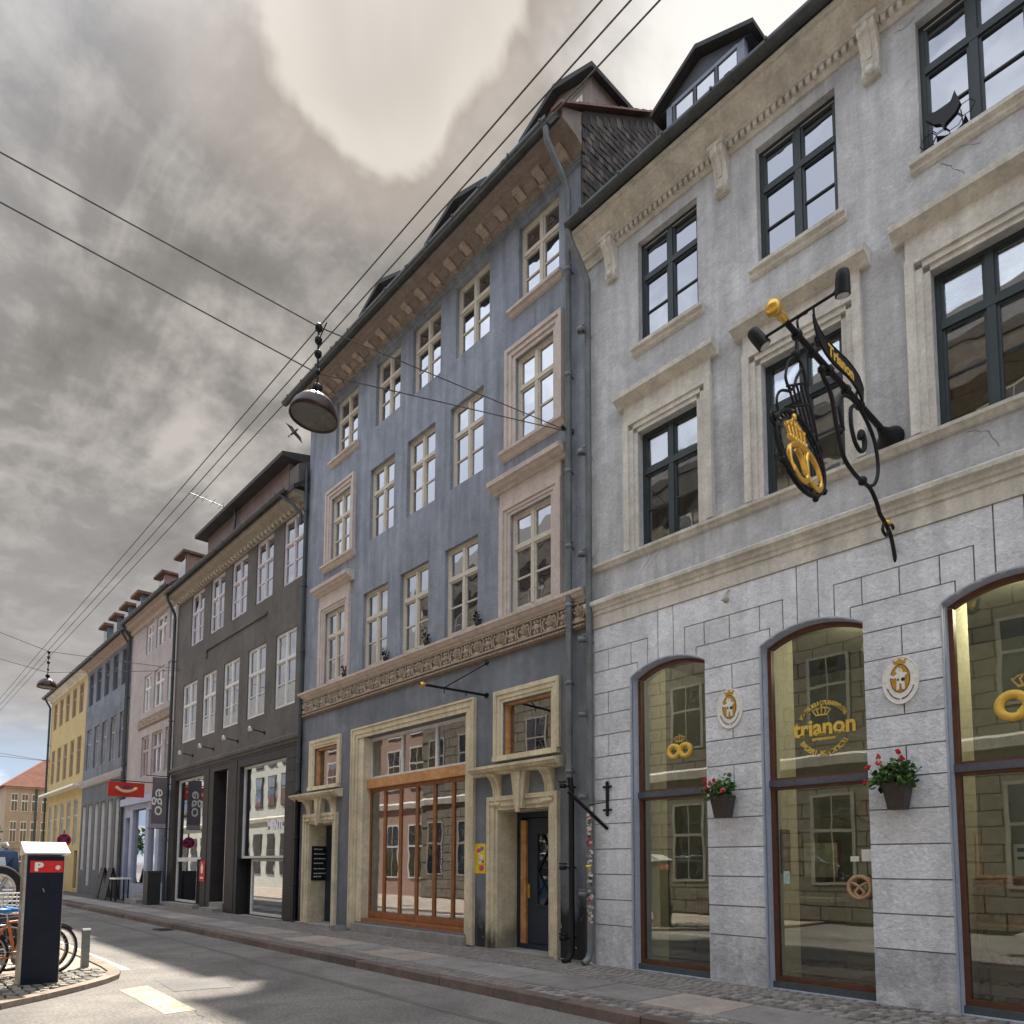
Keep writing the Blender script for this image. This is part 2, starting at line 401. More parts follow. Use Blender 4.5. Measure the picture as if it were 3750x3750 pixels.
wfr_w = M('window_white_paint', (.66, .65, .64), .6, .08, 4)
wfr_l = M('window_lilac_paint', (.60, .56, .60), .6, .08, 4)
wfr_g = M('window_green_paint', (.030, .042, .045), .5, .15, 4, spec=.4)
wfr_d = M('window_dark_paint', (.08, .09, .095), .55, .1, 4)
wood = M('varnished_wood', (.30, .115, .04), .5, .22, 7, .2, 60, col2=(.28, .11, .04), spec=.4)
wood_l = M('varnished_beam', (.55, .29, .12), .55, .2, 6, .2, 60, col2=(.47, .23, .09))
wood_b = M('brown_frame', (.13, .055, .03), .45, .2, 6, spec=.4)
navy = M('navy_door', (.018, .030, .052), .45, .15, 4, spec=.45)
dark_pl = M('charcoal_plaster', (.135, .124, .116), .9, .18, .8, .5, 30, streak=.14, col2=(.115, .106, .10))
dark_tl = M('charcoal_tiling', (.038, .034, .035), .55, .2, 3, .1, 60)
black_m = M('black_iron', (.008, .008, .009), .5, .2, 6, spec=.3)
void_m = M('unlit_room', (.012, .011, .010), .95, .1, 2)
lead = M('zinc_gutter', (.075, .082, .082), .5, .22, 3, .1, 40, metal=.3, streak=.25)
pipe_m = M('zinc_pipe', (.17, .185, .19), .5, .25, 2.5, .1, 40, metal=.3, streak=.2)
pipe_d = M('dark_pipe', (.06, .075, .085), .5, .2, 3, metal=.2)
roof_m = M('roof_slate', (.045, .043, .044), .7, .25, 3, .4, 20)
roof_red = M('roof_tile_red', (.22, .09, .06), .85, .25, 2, .8, 14)
roof_brn = M('roof_tile_brown', (.15, .085, .06), .85, .3, 3, .9, 14)
tile_m = M('hung_tile', (.085, .072, .064), .8, .35, 4, .3, 40, rnd=.3)
mauve = M('mauve_plaster', (.38, .345, .34), .9, .10, .8, .3, 30, streak=.12)
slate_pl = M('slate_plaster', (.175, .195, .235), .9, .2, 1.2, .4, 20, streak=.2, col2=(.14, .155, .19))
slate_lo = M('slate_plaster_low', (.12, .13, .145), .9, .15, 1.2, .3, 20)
yellow = M('yellow_plaster', (.47, .365, .185), .9, .08, .8, .3, 30, streak=.10)
lav = M('lavender_front', (.36, .40, .52), .7, .08, 2)
gold = M('gilding', (.83, .50, .10), .32, .12, 6, metal=.75, spec=.6)
gold_flat = M('gold_lettering', (.80, .52, .09), .5, .05, 6)
enamel = M('white_enamel', (.80, .78, .74), .3, .05, 5, spec=.5)
ochre_flat = M('ochre_enamel', (.50, .28, .03), .35, .05, 5)
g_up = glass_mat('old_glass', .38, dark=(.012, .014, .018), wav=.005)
g_grey = glass_mat('casement_glass', .22, (.85, .88, .85), wav=.003)
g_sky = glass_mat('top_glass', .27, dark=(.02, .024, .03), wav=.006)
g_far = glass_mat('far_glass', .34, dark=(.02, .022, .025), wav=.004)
g_shop = glass_mat('shop_glass', .11, (.86, .89, .82), .0006)
g_door = glass_mat('display_glass', .30, (.8, .84, .8), .0007)
g_dk = glass_mat('boutique_glass', .40, (.75, .82, .8), .0007)
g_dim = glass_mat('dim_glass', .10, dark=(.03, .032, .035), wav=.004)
curtain = M('net_curtain', (.42, .43, .43), .9, .15, 6)

# ------------------------------------------------------------------ ground
g = MB(); g.quad((-700, -700, -.006), (700, -700, -.006), (700, 700, -.006), (-700, 700, -.006))
tag(g.build('ground', asphalt_far, org=(0, 0, 0)), kind='structure')
road = MB(); road.quad((-130, -40, 0), (25, -40, 0), (25, -2.5, 0), (-130, -2.5, 0))
road = tag(road.build('road', asphalt, org=(0, 0, 0)), kind='structure')
def sheet(name, pts, mat, z=.004):
    m = MB(); m.add([(x, y, z) for x, y in pts], [tuple(range(len(pts)))]); return tag(m.build(name, mat), kind='structure')
sheet('road_marking', [(-10.48, -5.95), (-8.50, -5.97), (-8.50, -5.63), (-10.62, -5.57)], paint_tan)
sheet('road_marking', [(-19.5, -5.40), (-12.35, -5.46), (-12.35, -5.33), (-19.5, -5.28)], paint_white)
sheet('road_patch', [(-11.0, -5.35), (-9.9, -5.45), (-9.75, -4.75), (-10.8, -4.62)], patch_asph)
sheet('road_patch', [(-30, -3.3), (-4.2, -3.62), (-4.2, -3.50), (-30, -3.2)], patch_asph)

rc = MB()
for (a, b_) in (((-15, -3.9), (-9.5, -4.1)), ((-9.0, -5.9), (-5.5, -5.0))):
    P = [Vector(a).lerp(Vector(b_), t/40) for t in range(41)]; P = [(q.x+random.uniform(-.03, .03), q.y+.12*sin(k*.35)+random.uniform(-.025, .025)) for k, q in enumerate(P)]
    for (q, s) in zip(P, P[1:]):
        w = random.uniform(.002, .006); rc.quad((q[0], q[1]-w, .005), (s[0], s[1]-w, .005), (s[0], s[1]+w, .005), (q[0], q[1]+w, .005))
tag(rc.build('road_cracks', M('crack_tar', (.10, .095, .09), .9)), kind='structure')
SV = []
for k in range(7):
    a, b_ = random.uniform(.052, .06), random.uniform(.058, .07); e = random.uniform(.007, .014); t = random.uniform(0, .006)
    m = MB(); m.add([(-a, -b_, 0), (a, -b_, 0), (a, b_, 0), (-a, b_, 0), (-a+e, -b_+e, .03), (a-e, -b_+e, .03+t), (a-e, b_-e, .03), (-a+e, b_-e, .03-t)],
                    [(0, 1, 5, 4), (1, 2, 6, 5), (2, 3, 7, 6), (3, 0, 4, 7), (4, 5, 6, 7)])
    SV.append(m)
SM = [m.mesh('sett', sett_m) for m in SV]
def setts(parent, spots, z, limit=290):
    spots.sort(key=lambda p: p[0]**2+(p[1]-CAM_Y)**2)
    rest = MB()
    for i, (x, y, r) in enumerate(spots):
        k = random.randrange(7); dz = z+random.uniform(-.008, .004)
        if i < limit: place('sett', SM[k], (x, y, dz), parent, (0, 0, r))
        else: rest.add([(x+v[0]*cos(r)-v[1]*sin(r), y+v[0]*sin(r)+v[1]*cos(r), v[2]+dz) for v in SV[k].v], SV[k].f)
    if rest.v: tag(rest.build('sett_field', sett_m, parent), kind='stuff')

pav = MB().box(-62, 6, -2.42, 0.6, -.05, .098).build('pavement', mortar, org=(-28, -1, 0)); tag(pav, kind='structure')
x = 4.2; i = 0
SLAB = {}
while x > -58:
    L_ = random.choice((.82, .95, 1.1, 1.25)); tan = i in (8, 13, 17) or (i > 10 and random.random() < .22)
    key = (L_, tan)
    if key not in SLAB:
        w2 = L_/2-.009; SLAB[key] = MB().add([(-w2, -.45, 0), (w2, -.45, 0), (w2, .45, 0), (-w2, .45, 0), (-w2+.008, -.442, .024), (w2-.008, -.442, .024), (w2-.008, .442, .024), (-w2+.008, .442, .024)],
            [(0, 1, 5, 4), (1, 2, 6, 5), (2, 3, 7, 6), (3, 0, 4, 7), (4, 5, 6, 7)]).mesh('slab', slab_t if tan else slab_m)
    place('slab', SLAB[key], (x-L_/2, -1.57, .098+random.uniform(-.004, .003)), pav, (random.uniform(-.003, .003), random.uniform(-.003, .003), 0))
    x -= L_; i += 1
sp = []
for r in range(8):
    x = 4.0+random.random()*.1
    while x > -30:
        sp.append((x, -.06-r*.132+random.uniform(-.006, .006), random.uniform(-.05, .05))); x -= .128+random.random()*.012
for r in range(3):
    x = 4.0+random.random()*.1
    while x > -30:
        sp.append((x, -2.1-r*.13+random.uniform(-.006, .006), random.uniform(-.05, .05))); x -= .128+random.random()*.012
vis = [s for s in sp if s[0] < -1.5]; sp2 = [s for s in sp if s[0] >= -1.5]
setts(pav, vis, .094)
rest = MB()
for (x, y, r) in sp2: rest.add([(x+v[0], y+v[1], v[2]+.093) for v in SV[0].v], SV[0].f)
tag(rest.build('sett_field', sett_m, pav), kind='stuff')
KM = MB().prism([(-2.42, -.03), (-2.42, .122), (-2.56, .122), (-2.585, .112), (-2.60, .0), (-2.60, -.03)], -.56, .56, 'x').mesh('kerb_stone', kerb_m)
KM.transform(Matrix.Translation((0, 2.5, 0)))
x = 5
while x > -60:
    place('kerb_stone', KM, (x, -2.5+random.uniform(-.008, .008), random.uniform(-.006, .004)), pav, (0, 0, random.uniform(-.004, .004))); x -= 1.135
# corner pavement on the far side of the side street
KC = [(-9.3, -22), (-9.3, -9.2), (-9.55, -8.1), (-9.98, -7.27), (-10.35, -6.77), (-10.77, -6.30), (-11.14, -5.95), (-11.5, -5.70), (-11.95, -5.57), (-12.55, -5.52), (-14.15, -5.50)]
def arclen(P, step):
    out = []; 
    for a, b_ in zip(P, P[1:]):
        n = max(1, int((Vector(b_)-Vector(a)).length/step)); out += [tuple(Vector(a).lerp(Vector(b_), t/n)) for t in range(n)]
    return out+[P[-1]]
KP = arclen(KC, .3); KP += [(-14.15-1.1*k, -5.50) for k in range(1, 44)]
def inset(P, d):
    o = []
    for i, p in enumerate(P):
        a = Vector(P[max(i-1, 0)]); b_ = Vector(P[min(i+1, len(P)-1)]); t = (b_-a).normalized(); o.append((p[0]-t.y*d, p[1]+t.x*d))
    return o
KI = inset(KP, .17)
cp = MB().prism([*KI, (-62, -22)], -.05, .042, 'z').build('corner_pavement', M('pavement_tan', (.40, .34, .28), .9, .2, 1.5, .4, 60, col2=(.33, .28, .235)), org=(-12, -7, 0)); tag(cp, kind='structure')
for i in range(0, len(KP)-2, 2):
    A, B_, C_ = KP[i:i+3]; a, b_, c_ = KI[i:i+3]; z1 = .068
    m = MB(); sh = lambda p, q: tuple(Vector(p).lerp(Vector(q), .012))
    A, C_, a, c_ = sh(A, C_), sh(C_, A), sh(a, c_), sh(c_, a)
    m.prism([A, B_, C_, c_, b_, a], -.03, z1, 'z'); m.build('kerb_stone', kerb_l, cp)
def inside(p, P):
    c = False; j = len(P)-1
    for i in range(len(P)):
        if (P[i][1] > p[1]) != (P[j][1] > p[1]) and p[0] < (P[j][0]-P[i][0])*(p[1]-P[i][1])/(P[j][1]-P[i][1])+P[i][0]: c = not c
        j = i
    return c
KI2 = inset(KP, .24)
poly = [*KI2, (-62, -22)]
sp = []
for a in range(40):
    for b_ in range(34):
        x = -9.5-a*.118+random.uniform(-.01, .01); y = -8.9+b_*.128+random.uniform(-.01, .01)
        if inside((x, y), poly) and x > -12.6-(y+5.6)*.3 and y > -8.3: sp.append((x, y, random.uniform(-.12, .12)))
setts(cp, sp, .030, 280)
gr = MB()
for k in range(700):
    x, y, r = random.choice(sp); x += .059; y += random.choice((.064, -.064)); n = Vector((x+10.9, y+6.6))
    if random.random() > .9-.75*min(1, n.length/1.3): continue
    for q in range(3):
        a = random.random()*6.28; h = random.uniform(.02, .05); w = random.uniform(.006, .012)
        gr.add([(x+w*cos(a), y+w*sin(a), .045), (x-w*cos(a), y-w*sin(a), .045), (x+random.uniform(-.03, .03), y+random.uniform(-.03, .03), .05+h)], [(0, 1, 2)])
tag(gr.build('grass', grass_m), 'tufts of grass growing in the joints of the corner setts', 'grass', kind='stuff')
# pavement under the opposite corner, by the camera
tag(MB().prism([(-4.6, -22), (-4.6, -10.6), (-4.2, -10.0), (-3.4, -9.75), (20, -9.75), (20, -22)], -.05, .10, 'z').build('near_pavement', slab_m), kind='structure')

# ------------------------------------------------------------------ the pale grey bakery house
bk = bld('bakery_house', 'pale grey plastered house with rusticated ground floor, dark green windows and arched shop windows', (-2.3, 0, 0))
GX0, GX1 = -7.60, 3.4
GT = [-6.55+2.015*i for i in range(5)]; GF = [-6.575+2.05*i for i in range(5)]; GC = [-6.105+2.12*i for i in range(4)]
m = MB()
wall(m, GX0, GX1, 5.40, 11.80, [(x, x+1.08, 9.69, 11.42) for x in GT]+[(x, x+1.06, 6.46, 8.30) for x in GF], 0, .13)
m.box(GX0, GX0+.02, .13, 9, 5.4, 11.8).box(GX1-.02, GX1, .0, 9, .1, 11.8).box(GX0, GX1, 8.98, 9, .1, 11.8)
m.build('wall', grey_pl, bk)
m = MB(); wall(m, GX0, GX1, .08, 5.40, [(c-.645, c+.645, .12, 4.48, .175) for c in GC], .006, .24, 0, 1)
m.build('backing_wall', [joint_pl, reveal_b], bk)
stone_dk = M('plinth_plaster', (.62, .63, .66), .9, .13, 1.4, 1., 16, streak=.2, rnd=.05, col2=(.50, .51, .535), grime=.2)
JZ = [.10, .735, 1.12, 1.505, 1.89, 2.28, 2.64, 2.98, 3.33, 3.67, 4.0, 4.34]
def stone(poly, d=.0, mt=None):
    cx_ = sum(p[0] for p in poly)/len(poly); cz_ = sum(p[1] for p in poly)/len(poly)
    MB().prism(poly, -.028+d, .02, 'y').build('stone_block', mt or (stone_dk if max(q[1] for q in poly) < .8 else stone_pl), bk)
J = .0075
def rect(a, b_, c, d): stone([(a+J, c+J), (b_-J, c+J), (b_-J, d-J), (a+J, d-J)], random.uniform(-.003, .003))
piers = [(GX0+.12, GC[0]-.645, -7.19)]+[(GC[i]+.645, GC[i+1]-.645, (GC[i]+GC[i+1])/2) for i in range(3)]+[(GC[3]+.645, GX1, GC[3]+1.06)]
for (a, b_, c) in piers:
    a2, b2 = a-J+.001, b_+J-.001
    for i in range(len(JZ)-1):
        z0, z1 = JZ[i], JZ[i+1]
        if i == 0: z0 = .10-J
        if i >= 6 and (i-6) % 2 == 0 and z0 < 4.3: rect(a2, c, z0, z1); rect(c, b2, z0, z1)
        else: rect(a2, b2, z0, z1)
    # course 4.34-4.69 runs up to the arch springing on each side
for k in range(5):
    if k == 0: a, b_ = piers[0][0], GC[0]
    elif k == 4: a, b_ = GC[3], GX1
    else: a, b_ = GC[k-1], GC[k]
    def az(c, x): return arc_z(c, .645, 4.48, .175, x)
    # course 4.34..4.69
    P = []
    if k == 0: P += [(a, 4.34+J), (b_-.645-.001, 4.34+J)]
    else:
        P += [(a+.51+J, 4.69-J), (a+.51+J, az(a, a+.51)+.001), (a+.58, az(a, a+.58)+.001), (a+.645+.001, 4.48), (a+.646, 4.34+J)]
        P += [(b_-.646, 4.34+J)] if k < 4 else [(GX1, 4.34+J), (GX1, 4.69-J)]
    if k < 4: P += [(b_-.646, 4.48), (b_-.58, az(b_, b_-.58)+.001), (b_-.51-J, az(b_, b_-.51)+.001), (b_-.51-J, 4.69-J)]
    if k == 0: P += [(a, 4.69-J)]
    stone(P)
    # course 4.69..5.02 with legs down to the arch, upright joints in it
    xs_ = ([a] if k == 0 else [a+.51]); xe = (b_-.51 if k < 4 else GX1)
    mids = {0: [-7.18, -6.74], 1: [-5.46, -5.07, -4.63]}.get(k, [a+.65, (a+b_)/2, b_-.65] if k < 4 else [a+.65])
    L_ = xs_+mids+[xe]
    for q in range(len(L_)-1):
        p0, p1 = L_[q]+J, L_[q+1]-J
        if q == 0 and k > 0: stone([(a+.325+J, az(a, a+.325)+.001), (a+.42, az(a, a+.42)+.001), (a+.51-J, az(a, a+.51)+.001), (a+.51-J, 4.69+J), (p1, 4.69+J), (p1, 5.02-J), (a+.325+J, 5.02-J)])
        elif q == len(L_)-2 and k < 4: stone([(p0, 4.69+J), (b_-.51+J, 4.69+J), (b_-.51+J, az(b_, b_-.51)+.001), (b_-.42, az(b_, b_-.42)+.001), (b_-.325-J, az(b_, b_-.325)+.001), (b_-.325-J, 5.02-J), (p0, 5.02-J)])
        else: rect(p0-J, p1+J, 4.69, 5.02)
    # top course 5.02..5.40 with legs, and keystones
    P = [(a if k == 0 else a+.135+J, 5.40-J)]
    if k > 0: P += [(a+.135+J, az(a, a+.135)+.001), (a+.23, az(a, a+.23)+.001), (a+.325-J, az(a, a+.325)+.001), (a+.325-J, 5.02+J)]
    else: P += [(a, 5.02+J)]
    if k < 4: P += [(b_-.325+J, 5.02+J), (b_-.325+J, az(b_, b_-.325)+.001), (b_-.23, az(b_, b_-.23)+.001), (b_-.135-J, az(b_, b_-.135)+.001), (b_-.135-J, 5.40-J)]
    else: P += [(GX1, 5.02+J), (GX1, 5.40-J)]
    stone(P)
    if k < 4: stone([(b_-.135+J, 5.40-J), (b_-.135+J, az(b_, b_-.135)+.001), (b_, 4.656), (b_+.135-J, az(b_, b_+.135)+.001), (b_+.135-J, 5.40-J)])
# bands
MB().prism([(.0, 5.40), (-.045, 5.40), (-.05, 5.60), (-.07, 5.61), (-.075, 5.66), (-.10, 5.68), (-.11, 5.73), (-.15, 5.75), (-.155, 5.80), (-.12, 5.83), (.0, 5.86)], GX0, GX1, 'x').build('string_course', cream, bk)
MB().prism([(.0, 6.33), (-.04, 6.34), (-.05, 6.38), (-.085, 6.39), (-.09, 6.43), (-.03, 6.455), (.0, 6.455)], GX0, GX1, 'x').build('sill_course', cream, bk)
# eaves
MB().prism([(.0, 11.62), (-.035, 11.62), (-.04, 11.66), (-.05, 11.67), (-.052, 11.752), (-.115, 11.756), (-.12, 11.80), (-.14, 11.81), (-.17, 11.87), (-.25, 11.95), (-.36, 12.00), (-.37, 12.04), (-.44, 12.05), (-.45, 12.10), (0.3, 12.14), (.3, 11.8)], GX0-.03, GX1, 'x').build('cornice', cream, bk)
dn = MB(); x = GX0+.45
while x < GX1-.1:
    if all(abs(x-(c_)) > .17 for c_ in [-7.05+2.025*i for i in range(6)]): dn.box(x-.026, x+.026, -.105, -.05, 11.672, 11.75)
    x += .092
tag(dn.build('dentil_row', cream, bk), kind='stuff')
for i in range(6):
    c_ = -7.05+2.025*i; m = MB()
    prof = [(-.0, 11.10), (-.05, 11.10), (-.085, 11.14), (-.09, 11.19), (-.06, 11.24), (-.075, 11.34), (-.11, 11.50), (-.15, 11.58), (-.19, 11.62), (-.20, 11.70), (-.20, 11.80), (-.0, 11.80)]
    m.prism(prof, c_-.10, c_+.10, 'x')
    m.prism([(p[0]*1.12-.004, p[1]) for p in prof[5:10]]+[(-.02, 11.70), (-.02, 11.34)], c_-.03, c_+.03, 'x')
    m.lathe([(.0, -.13), (.045, -.13), (.055, -.115), (.055, -.05)], (c_, 0, 11.17), 12, 'y').box(c_-.13, c_+.13, -.215, -.0, 11.72, 11.78)
    m.build('corbel', cream, bk)
gutter(bk, lead, GX0+.02, GX1, -.52, 12.11, .095)
roof(bk, roof_m, GX0+.02, GX1, -.46, 12.14, 4.6, 16.2, 9.3)
# top windows
for i, x in enumerate(GT):
    w_ = window(bk, x, x+1.08, 9.69, 11.42, .10, wfr_g, g_sky, .055, .085, .66, .085, (2,), 1, .022)
    MB().prism([(.0, 9.55), (-.05, 9.57), (-.06, 9.62), (-.10, 9.63), (-.105, 9.675), (-.06, 9.69), (.06, 9.69), (.06, 9.55)], x-.10, x+1.18, 'x').build('sill', cream, w_)
    MB().box(x-.0, x+1.08, .102, .128, 11.36, 11.418).build('blind_box', cream, w_)
# first floor windows with surrounds and hoods
for i, x in enumerate(GF):
    xe = x+1.06
    w_ = window(bk, x, xe, 6.46, 8.30, .10, wfr_g, g_grey, .055, .085, .66, .09, (2,), 1, .022)
    m = MB()
    for s, e in ((x, -1), (xe, 1)):
        for (o0, o1, d) in ((0, .07, .025), (.07, .15, .05), (.15, .25, .075)):
            a, b2 = sorted((s+e*o0, s+e*o1)); m.box(a, b2, -d, .001, 6.456, 8.30+o0 if d < .07 else 8.53)
    for (o0, o1, d) in ((0, .07, .025), (.07, .15, .05), (.15, .23, .075)): m.box(x-o0-.0, xe+o0, -d, .001, 8.30+o0, 8.30+o1)
    m.box(x-.24, xe+.24, -.055, .001, 8.535, 8.80)
    m.build('surround', cream, w_)
    MB().prism([(.0, 8.79), (-.06, 8.79), (-.08, 8.83), (-.12, 8.85), (-.16, 8.87), (-.20, 8.88), (-.21, 8.95), (-.17, 8.985), (.0, 9.02)], x-.36, xe+.36, 'x').build('hood', cream, w_)
    MB().box(x-.3, xe+.3, 1.3, 1.34, 6.2, 8.6).box(x-.3, x-.26, .14, 1.3, 6.2, 8.6).box(xe+.26, xe+.3, .14, 1.3, 6.2, 8.6).box(x-.3, xe+.3, .14, 1.3, 8.56, 8.6).box(x-.3, xe+.3, .14, 1.3, 6.2, 6.24).build('room_back', M('dim_upper_room', (.30, .27, .23), .9, .1, 1.), w_)
    if i == 2 or i == 3:
        bl = MB()
        for k in range(44): bl.box(x+.06, xe-.06, .187+.004*(k % 2), .194, 6.53+k*.039, 6.562+k*.039)
        tag(bl.build('bamboo_blind', M('bamboo', (.42, .25, .12), .7, .2, 9), w_), kind='stuff')
    else:
        cu = MB()
        for a, b2 in ((x+.06, x+.51), (xe-.51, xe-.06)):
            for z0, z1 in ((6.52, 7.52), (7.66, 8.24)): cu.box(a, a+.05, .22, .26, z0, z1).box(b2-.05, b2, .22, .26, z0, z1).box(a+.05, b2-.05, .22, .26, z0, z0+.05).box(a+.05, b2-.05, .22, .26, z1-.05, z1)
        cu.build('inner_frame', wfr_b, w_)
        MB().box(x+.05, xe-.05, .40, .42, 6.3+.6*(i == 0), 8.5).build('curtain', M('drape', (.40, .37, .32), .9, .15, 5), w_)
# dormer
m = MB(); DX0, DX1, DY = -6.30, -4.95, .55; DC = (DX0+DX1)/2-.08
m.box(DX0, DX1, DY, 3.2, 12.2, 13.92).prism([(DX0-.16, 13.92), (DX1+.12, 13.92), (DC, 14.28)], DY-.02, 3.2, 'y')
dm = m.build('dormer', M('dormer_zinc', (.065, .072, .085), .6, .15, 3), bk)
MB().prism([(DX0-.26, 13.88), (DX0-.26, 13.95), (DC, 14.42), (DX1+.22, 13.95), (DX1+.22, 13.88), (DC, 14.34)], DY-.16, 3.9, 'y').build('dormer_roof', roof_m, dm)
MB().box(DX1-.10, DX1+.02, DY-.05, DY+.05, 12.2, 13.90).box(DX0-.02, DX0+.08, DY-.05, DY+.05, 12.2, 13.90).box(DX0+.08, DX1-.10, DY-.05, DY+.02, 13.86, 13.92).build('dormer_frame', M('dormer_paint', (.24, .27, .33), .7, .1, 3), dm)
for k in range(3):
    a = DX0+.10+k*.385; MB().box(a, a+.045, DY-.045, DY, 12.6, 13.86).build('window_post', wfr_d, dm); MB().box(a+.06, a+.36, DY-.03, DY+.0, 12.75, 13.84).build('pane', g_sky, dm)
# ground-floor shop windows
SHOP = []
for i, c in enumerate(GC):
    xa, xb = c-.645, c+.645; Y = .15; fr = .05
    m = MB()
    n = 14
    inner = [(xa+fr+(xb-xa-2*fr)*t/n, arc_z(c, .645, 4.48, .175, xa+fr+(xb-xa-2*fr)*t/n)-fr) for t in range(n+1)]
    outer = [(xa+(xb-xa)*t/n, arc_z(c, .645, 4.48, .175, xa+(xb-xa)*t/n)) for t in range(n+1)]
    for t in range(n): m.prism([outer[t], outer[t+1], inner[t+1], inner[t]], Y, Y+.09, 'y')
    m.box(xa, xa+fr, Y, Y+.09, .20, 4.45).box(xb-fr, xb, Y, Y+.09, .20, 4.45).box(xa+fr, xb-fr, Y, Y+.09, .20, .26)
    m.box(xa+fr, xb-fr, Y, Y+.09, 2.615, 2.65).box(xa+fr, xb-fr, Y, Y+.09, 2.735, 2.765)
    w_ = m.build('shop_window', wood_b, bk)
    MB().box(xa-.0, xb, Y-.035, Y+.08, 2.65, 2.735).build('transom', M('transom_steel', (.12, .13, .16), .4, .15, 4, metal=.4), w_)
    MB().prism([*[(p[0], p[1]) for p in inner], (xb-fr, 2.765), (xa+fr, 2.765)], Y+.04, Y+.048, 'y').build('pane', g_shop, w_)
    MB().box(xa+fr, xb-fr, Y+.04, Y+.048, .26, 2.615).build('pane', g_shop, w_)
    MB().box(xa-.02, xb+.02, Y-.06, Y+.1, .11, .198).build('plinth', wfr_d, w_)
    # raised stucco archivolt
    a2 = MB()
    for t in range(n): a2.prism([(outer[t][0], outer[t][1]+.0), (outer[t+1][0], outer[t+1][1]+.0), (outer[t+1][0], outer[t+1][1]+.018), (outer[t][0], outer[t][1]+.018)], -.035, .02, 'y')
    a2.box(xa-.016, xa, -.035, .02, .12, 4.48).build('archivolt', reveal_b, w_)
    SHOP.append((w_, xa, xb, c))
# the shop's room
rm_ = MB()
rm_.box(GX0+.25, GX1-.2, 4.2, 4.3, .1, 5.2, 0).box(GX0+.2, GX0+.25, .26, 4.3, .1, 5.2, 0).box(GX0+.25, GX1-.2, .27, 4.2, 5.1, 5.2, 0).box(GX0+.25, GX1-.2, .26, 4.2, .08, .12, 1)
for i, c in enumerate(GC):
    rm_.box(c-.645-.16, c-.645, .256, .85, .12, 5.1, 2); rm_.box(c+.645, c+.645+.16, .256, .60, .12, 5.1, 2)
rm_.build('shop_room', [M('room_wall', (.13, .135, .105), .9, .12, 1.), M('room_floor', (.13, .10, .075), .6, .2, 3), M('room_reveal', (.66, .64, .50), .9, .08, 2)], bk)
for k, x in enumerate((-6.2, -4.0, -1.9)):
    t = thing('ceiling_lamp', 'small lit ceiling lamp inside the bakery behind the %s arched window' % ('left', 'middle', 'right')[k], 'lamp', (x, 1.9 if k < 2 else 1.3, 4.98), 'ceiling lamps of the bakery')
    MB().lathe([(0, 0), (.09, 0), (.10, .06), (.04, .12)], (x, 1.9 if k < 2 else 1.3, 4.98), 14).build('shade', enamel, t)
    lm_ = bpy.data.materials.get('lamp_glow') or bpy.data.materials.new('lamp_glow'); lm_.use_nodes = True; lb = lm_.node_tree.nodes['Principled BSDF']; lb.inputs['Emission Color'].default_value = (1, .85, .6, 1); lb.inputs['Emission Strength'].default_value = 4
    MB().lathe([(0, -.004), (.07, -.004), (.07, -.001)], (x, 1.9 if k < 2 else 1.3, 4.98), 14).build('bulb', lm_, t)
    pl = bpy.data.lights.new('lamp_light', 'POINT'); pl.energy = (10, 14, 42)[k]; pl.color = (1, .88, .66); pl.shadow_soft_size = .12
    po_ = bpy.data.objects.new('lamp_light', pl); COL.objects.link(po_); po_.location = (0, 0, -.25); po_.parent = t
pipe_x = -7.50
downpipe(bk, pipe_m, [(GX0+.02, -.52, 12.08), (GX0+.04, -.47, 11.85), (pipe_x-.02, -.24, 11.52), (pipe_x, -.12, 11.30), (pipe_x, -.12, .32), (pipe_x-.02, -.16, .20), (pipe_x-.03, -.26, .14)], .055, (10.4, 8.3, 6.6, 5.2, 4.0, 2.7, 1.2))
pm = MB()
for k in range(120):
    z = .75+k*.0148+random.uniform(-.01, .01); a = random.uniform(3.3, 6.1)
    h = random.uniform(.015, .05); r = .0562+k*.00002
    aw = random.uniform(.5, 1.1)
    pm.add([(pipe_x+r*cos(a+aw*t/3-aw/2), -.12+r*sin(a+aw*t/3-aw/2), z+e*h) for e in (0, 1) for t in range(4)], [(t, t+1, t+5, t+4) for t in range(3)], random.choice((0, 0, 0, 1, 2, 3)))
tag(pm.build('sticker_layer', [M('sticker_white', (.6, .57, .52), .7, .3, 20), M('sticker_black', (.03, .03, .03), .7), M('sticker_red', (.4, .05, .05), .7), M('sticker_beige', (.5, .42, .33), .7, .3, 20)], bk), kind='stuff')
MB().tube([(pipe_x+.058*cos(4.0+.25*t), -.12+.058*sin(4.0+.25*t), 1.62) for t in range(7)], .022, 4).build('sticker', M('sticker_yellow', (.75, .60, .02), .7), bk)
# ------------------------------------------------------------------ the blue house
bl = bld('blue_house', 'tall blue-grey house with pink window surrounds, carved frieze and wooden folding shopfront', (-12.7, 0, 0))
BX0, BX1 = -17.76, -7.625
R3 = [(-16.31, -15.21), (-14.36, -13.31), (-12.82, -11.77), (-11.24, -10.16), (-9.31, -8.27)]
R2 = [(-16.42, -15.45), (-14.55, -13.50), (-12.98, -11.92), (-11.39, -10.33), (-9.38, -8.39)]
R1 = [(-16.63, -15.60), (-14.76, -13.69), (-13.17, -12.11), (-11.53, -10.47), (-9.51, -8.45)]
m = MB()
wall(m, BX0, BX1, 6.0, 13.75, [(a, b_, 12.04, 13.60) for a, b_ in R3]+[(a, b_, 9.29, 11.03) for a, b_ in R2]+[(a, b_, 6.22, 8.05) for a, b_ in R1], 0, .16)
m.box(BX0, BX0+.02, .16, 9.5, 6.0, 13.75).box(BX1-.02, BX1, .16, 9.5, 6.0, 14.2).box(BX0, BX1, 9.48, 9.5, .1, 13.7)
m.build('wall', blue_pl, bl)
m = MB()
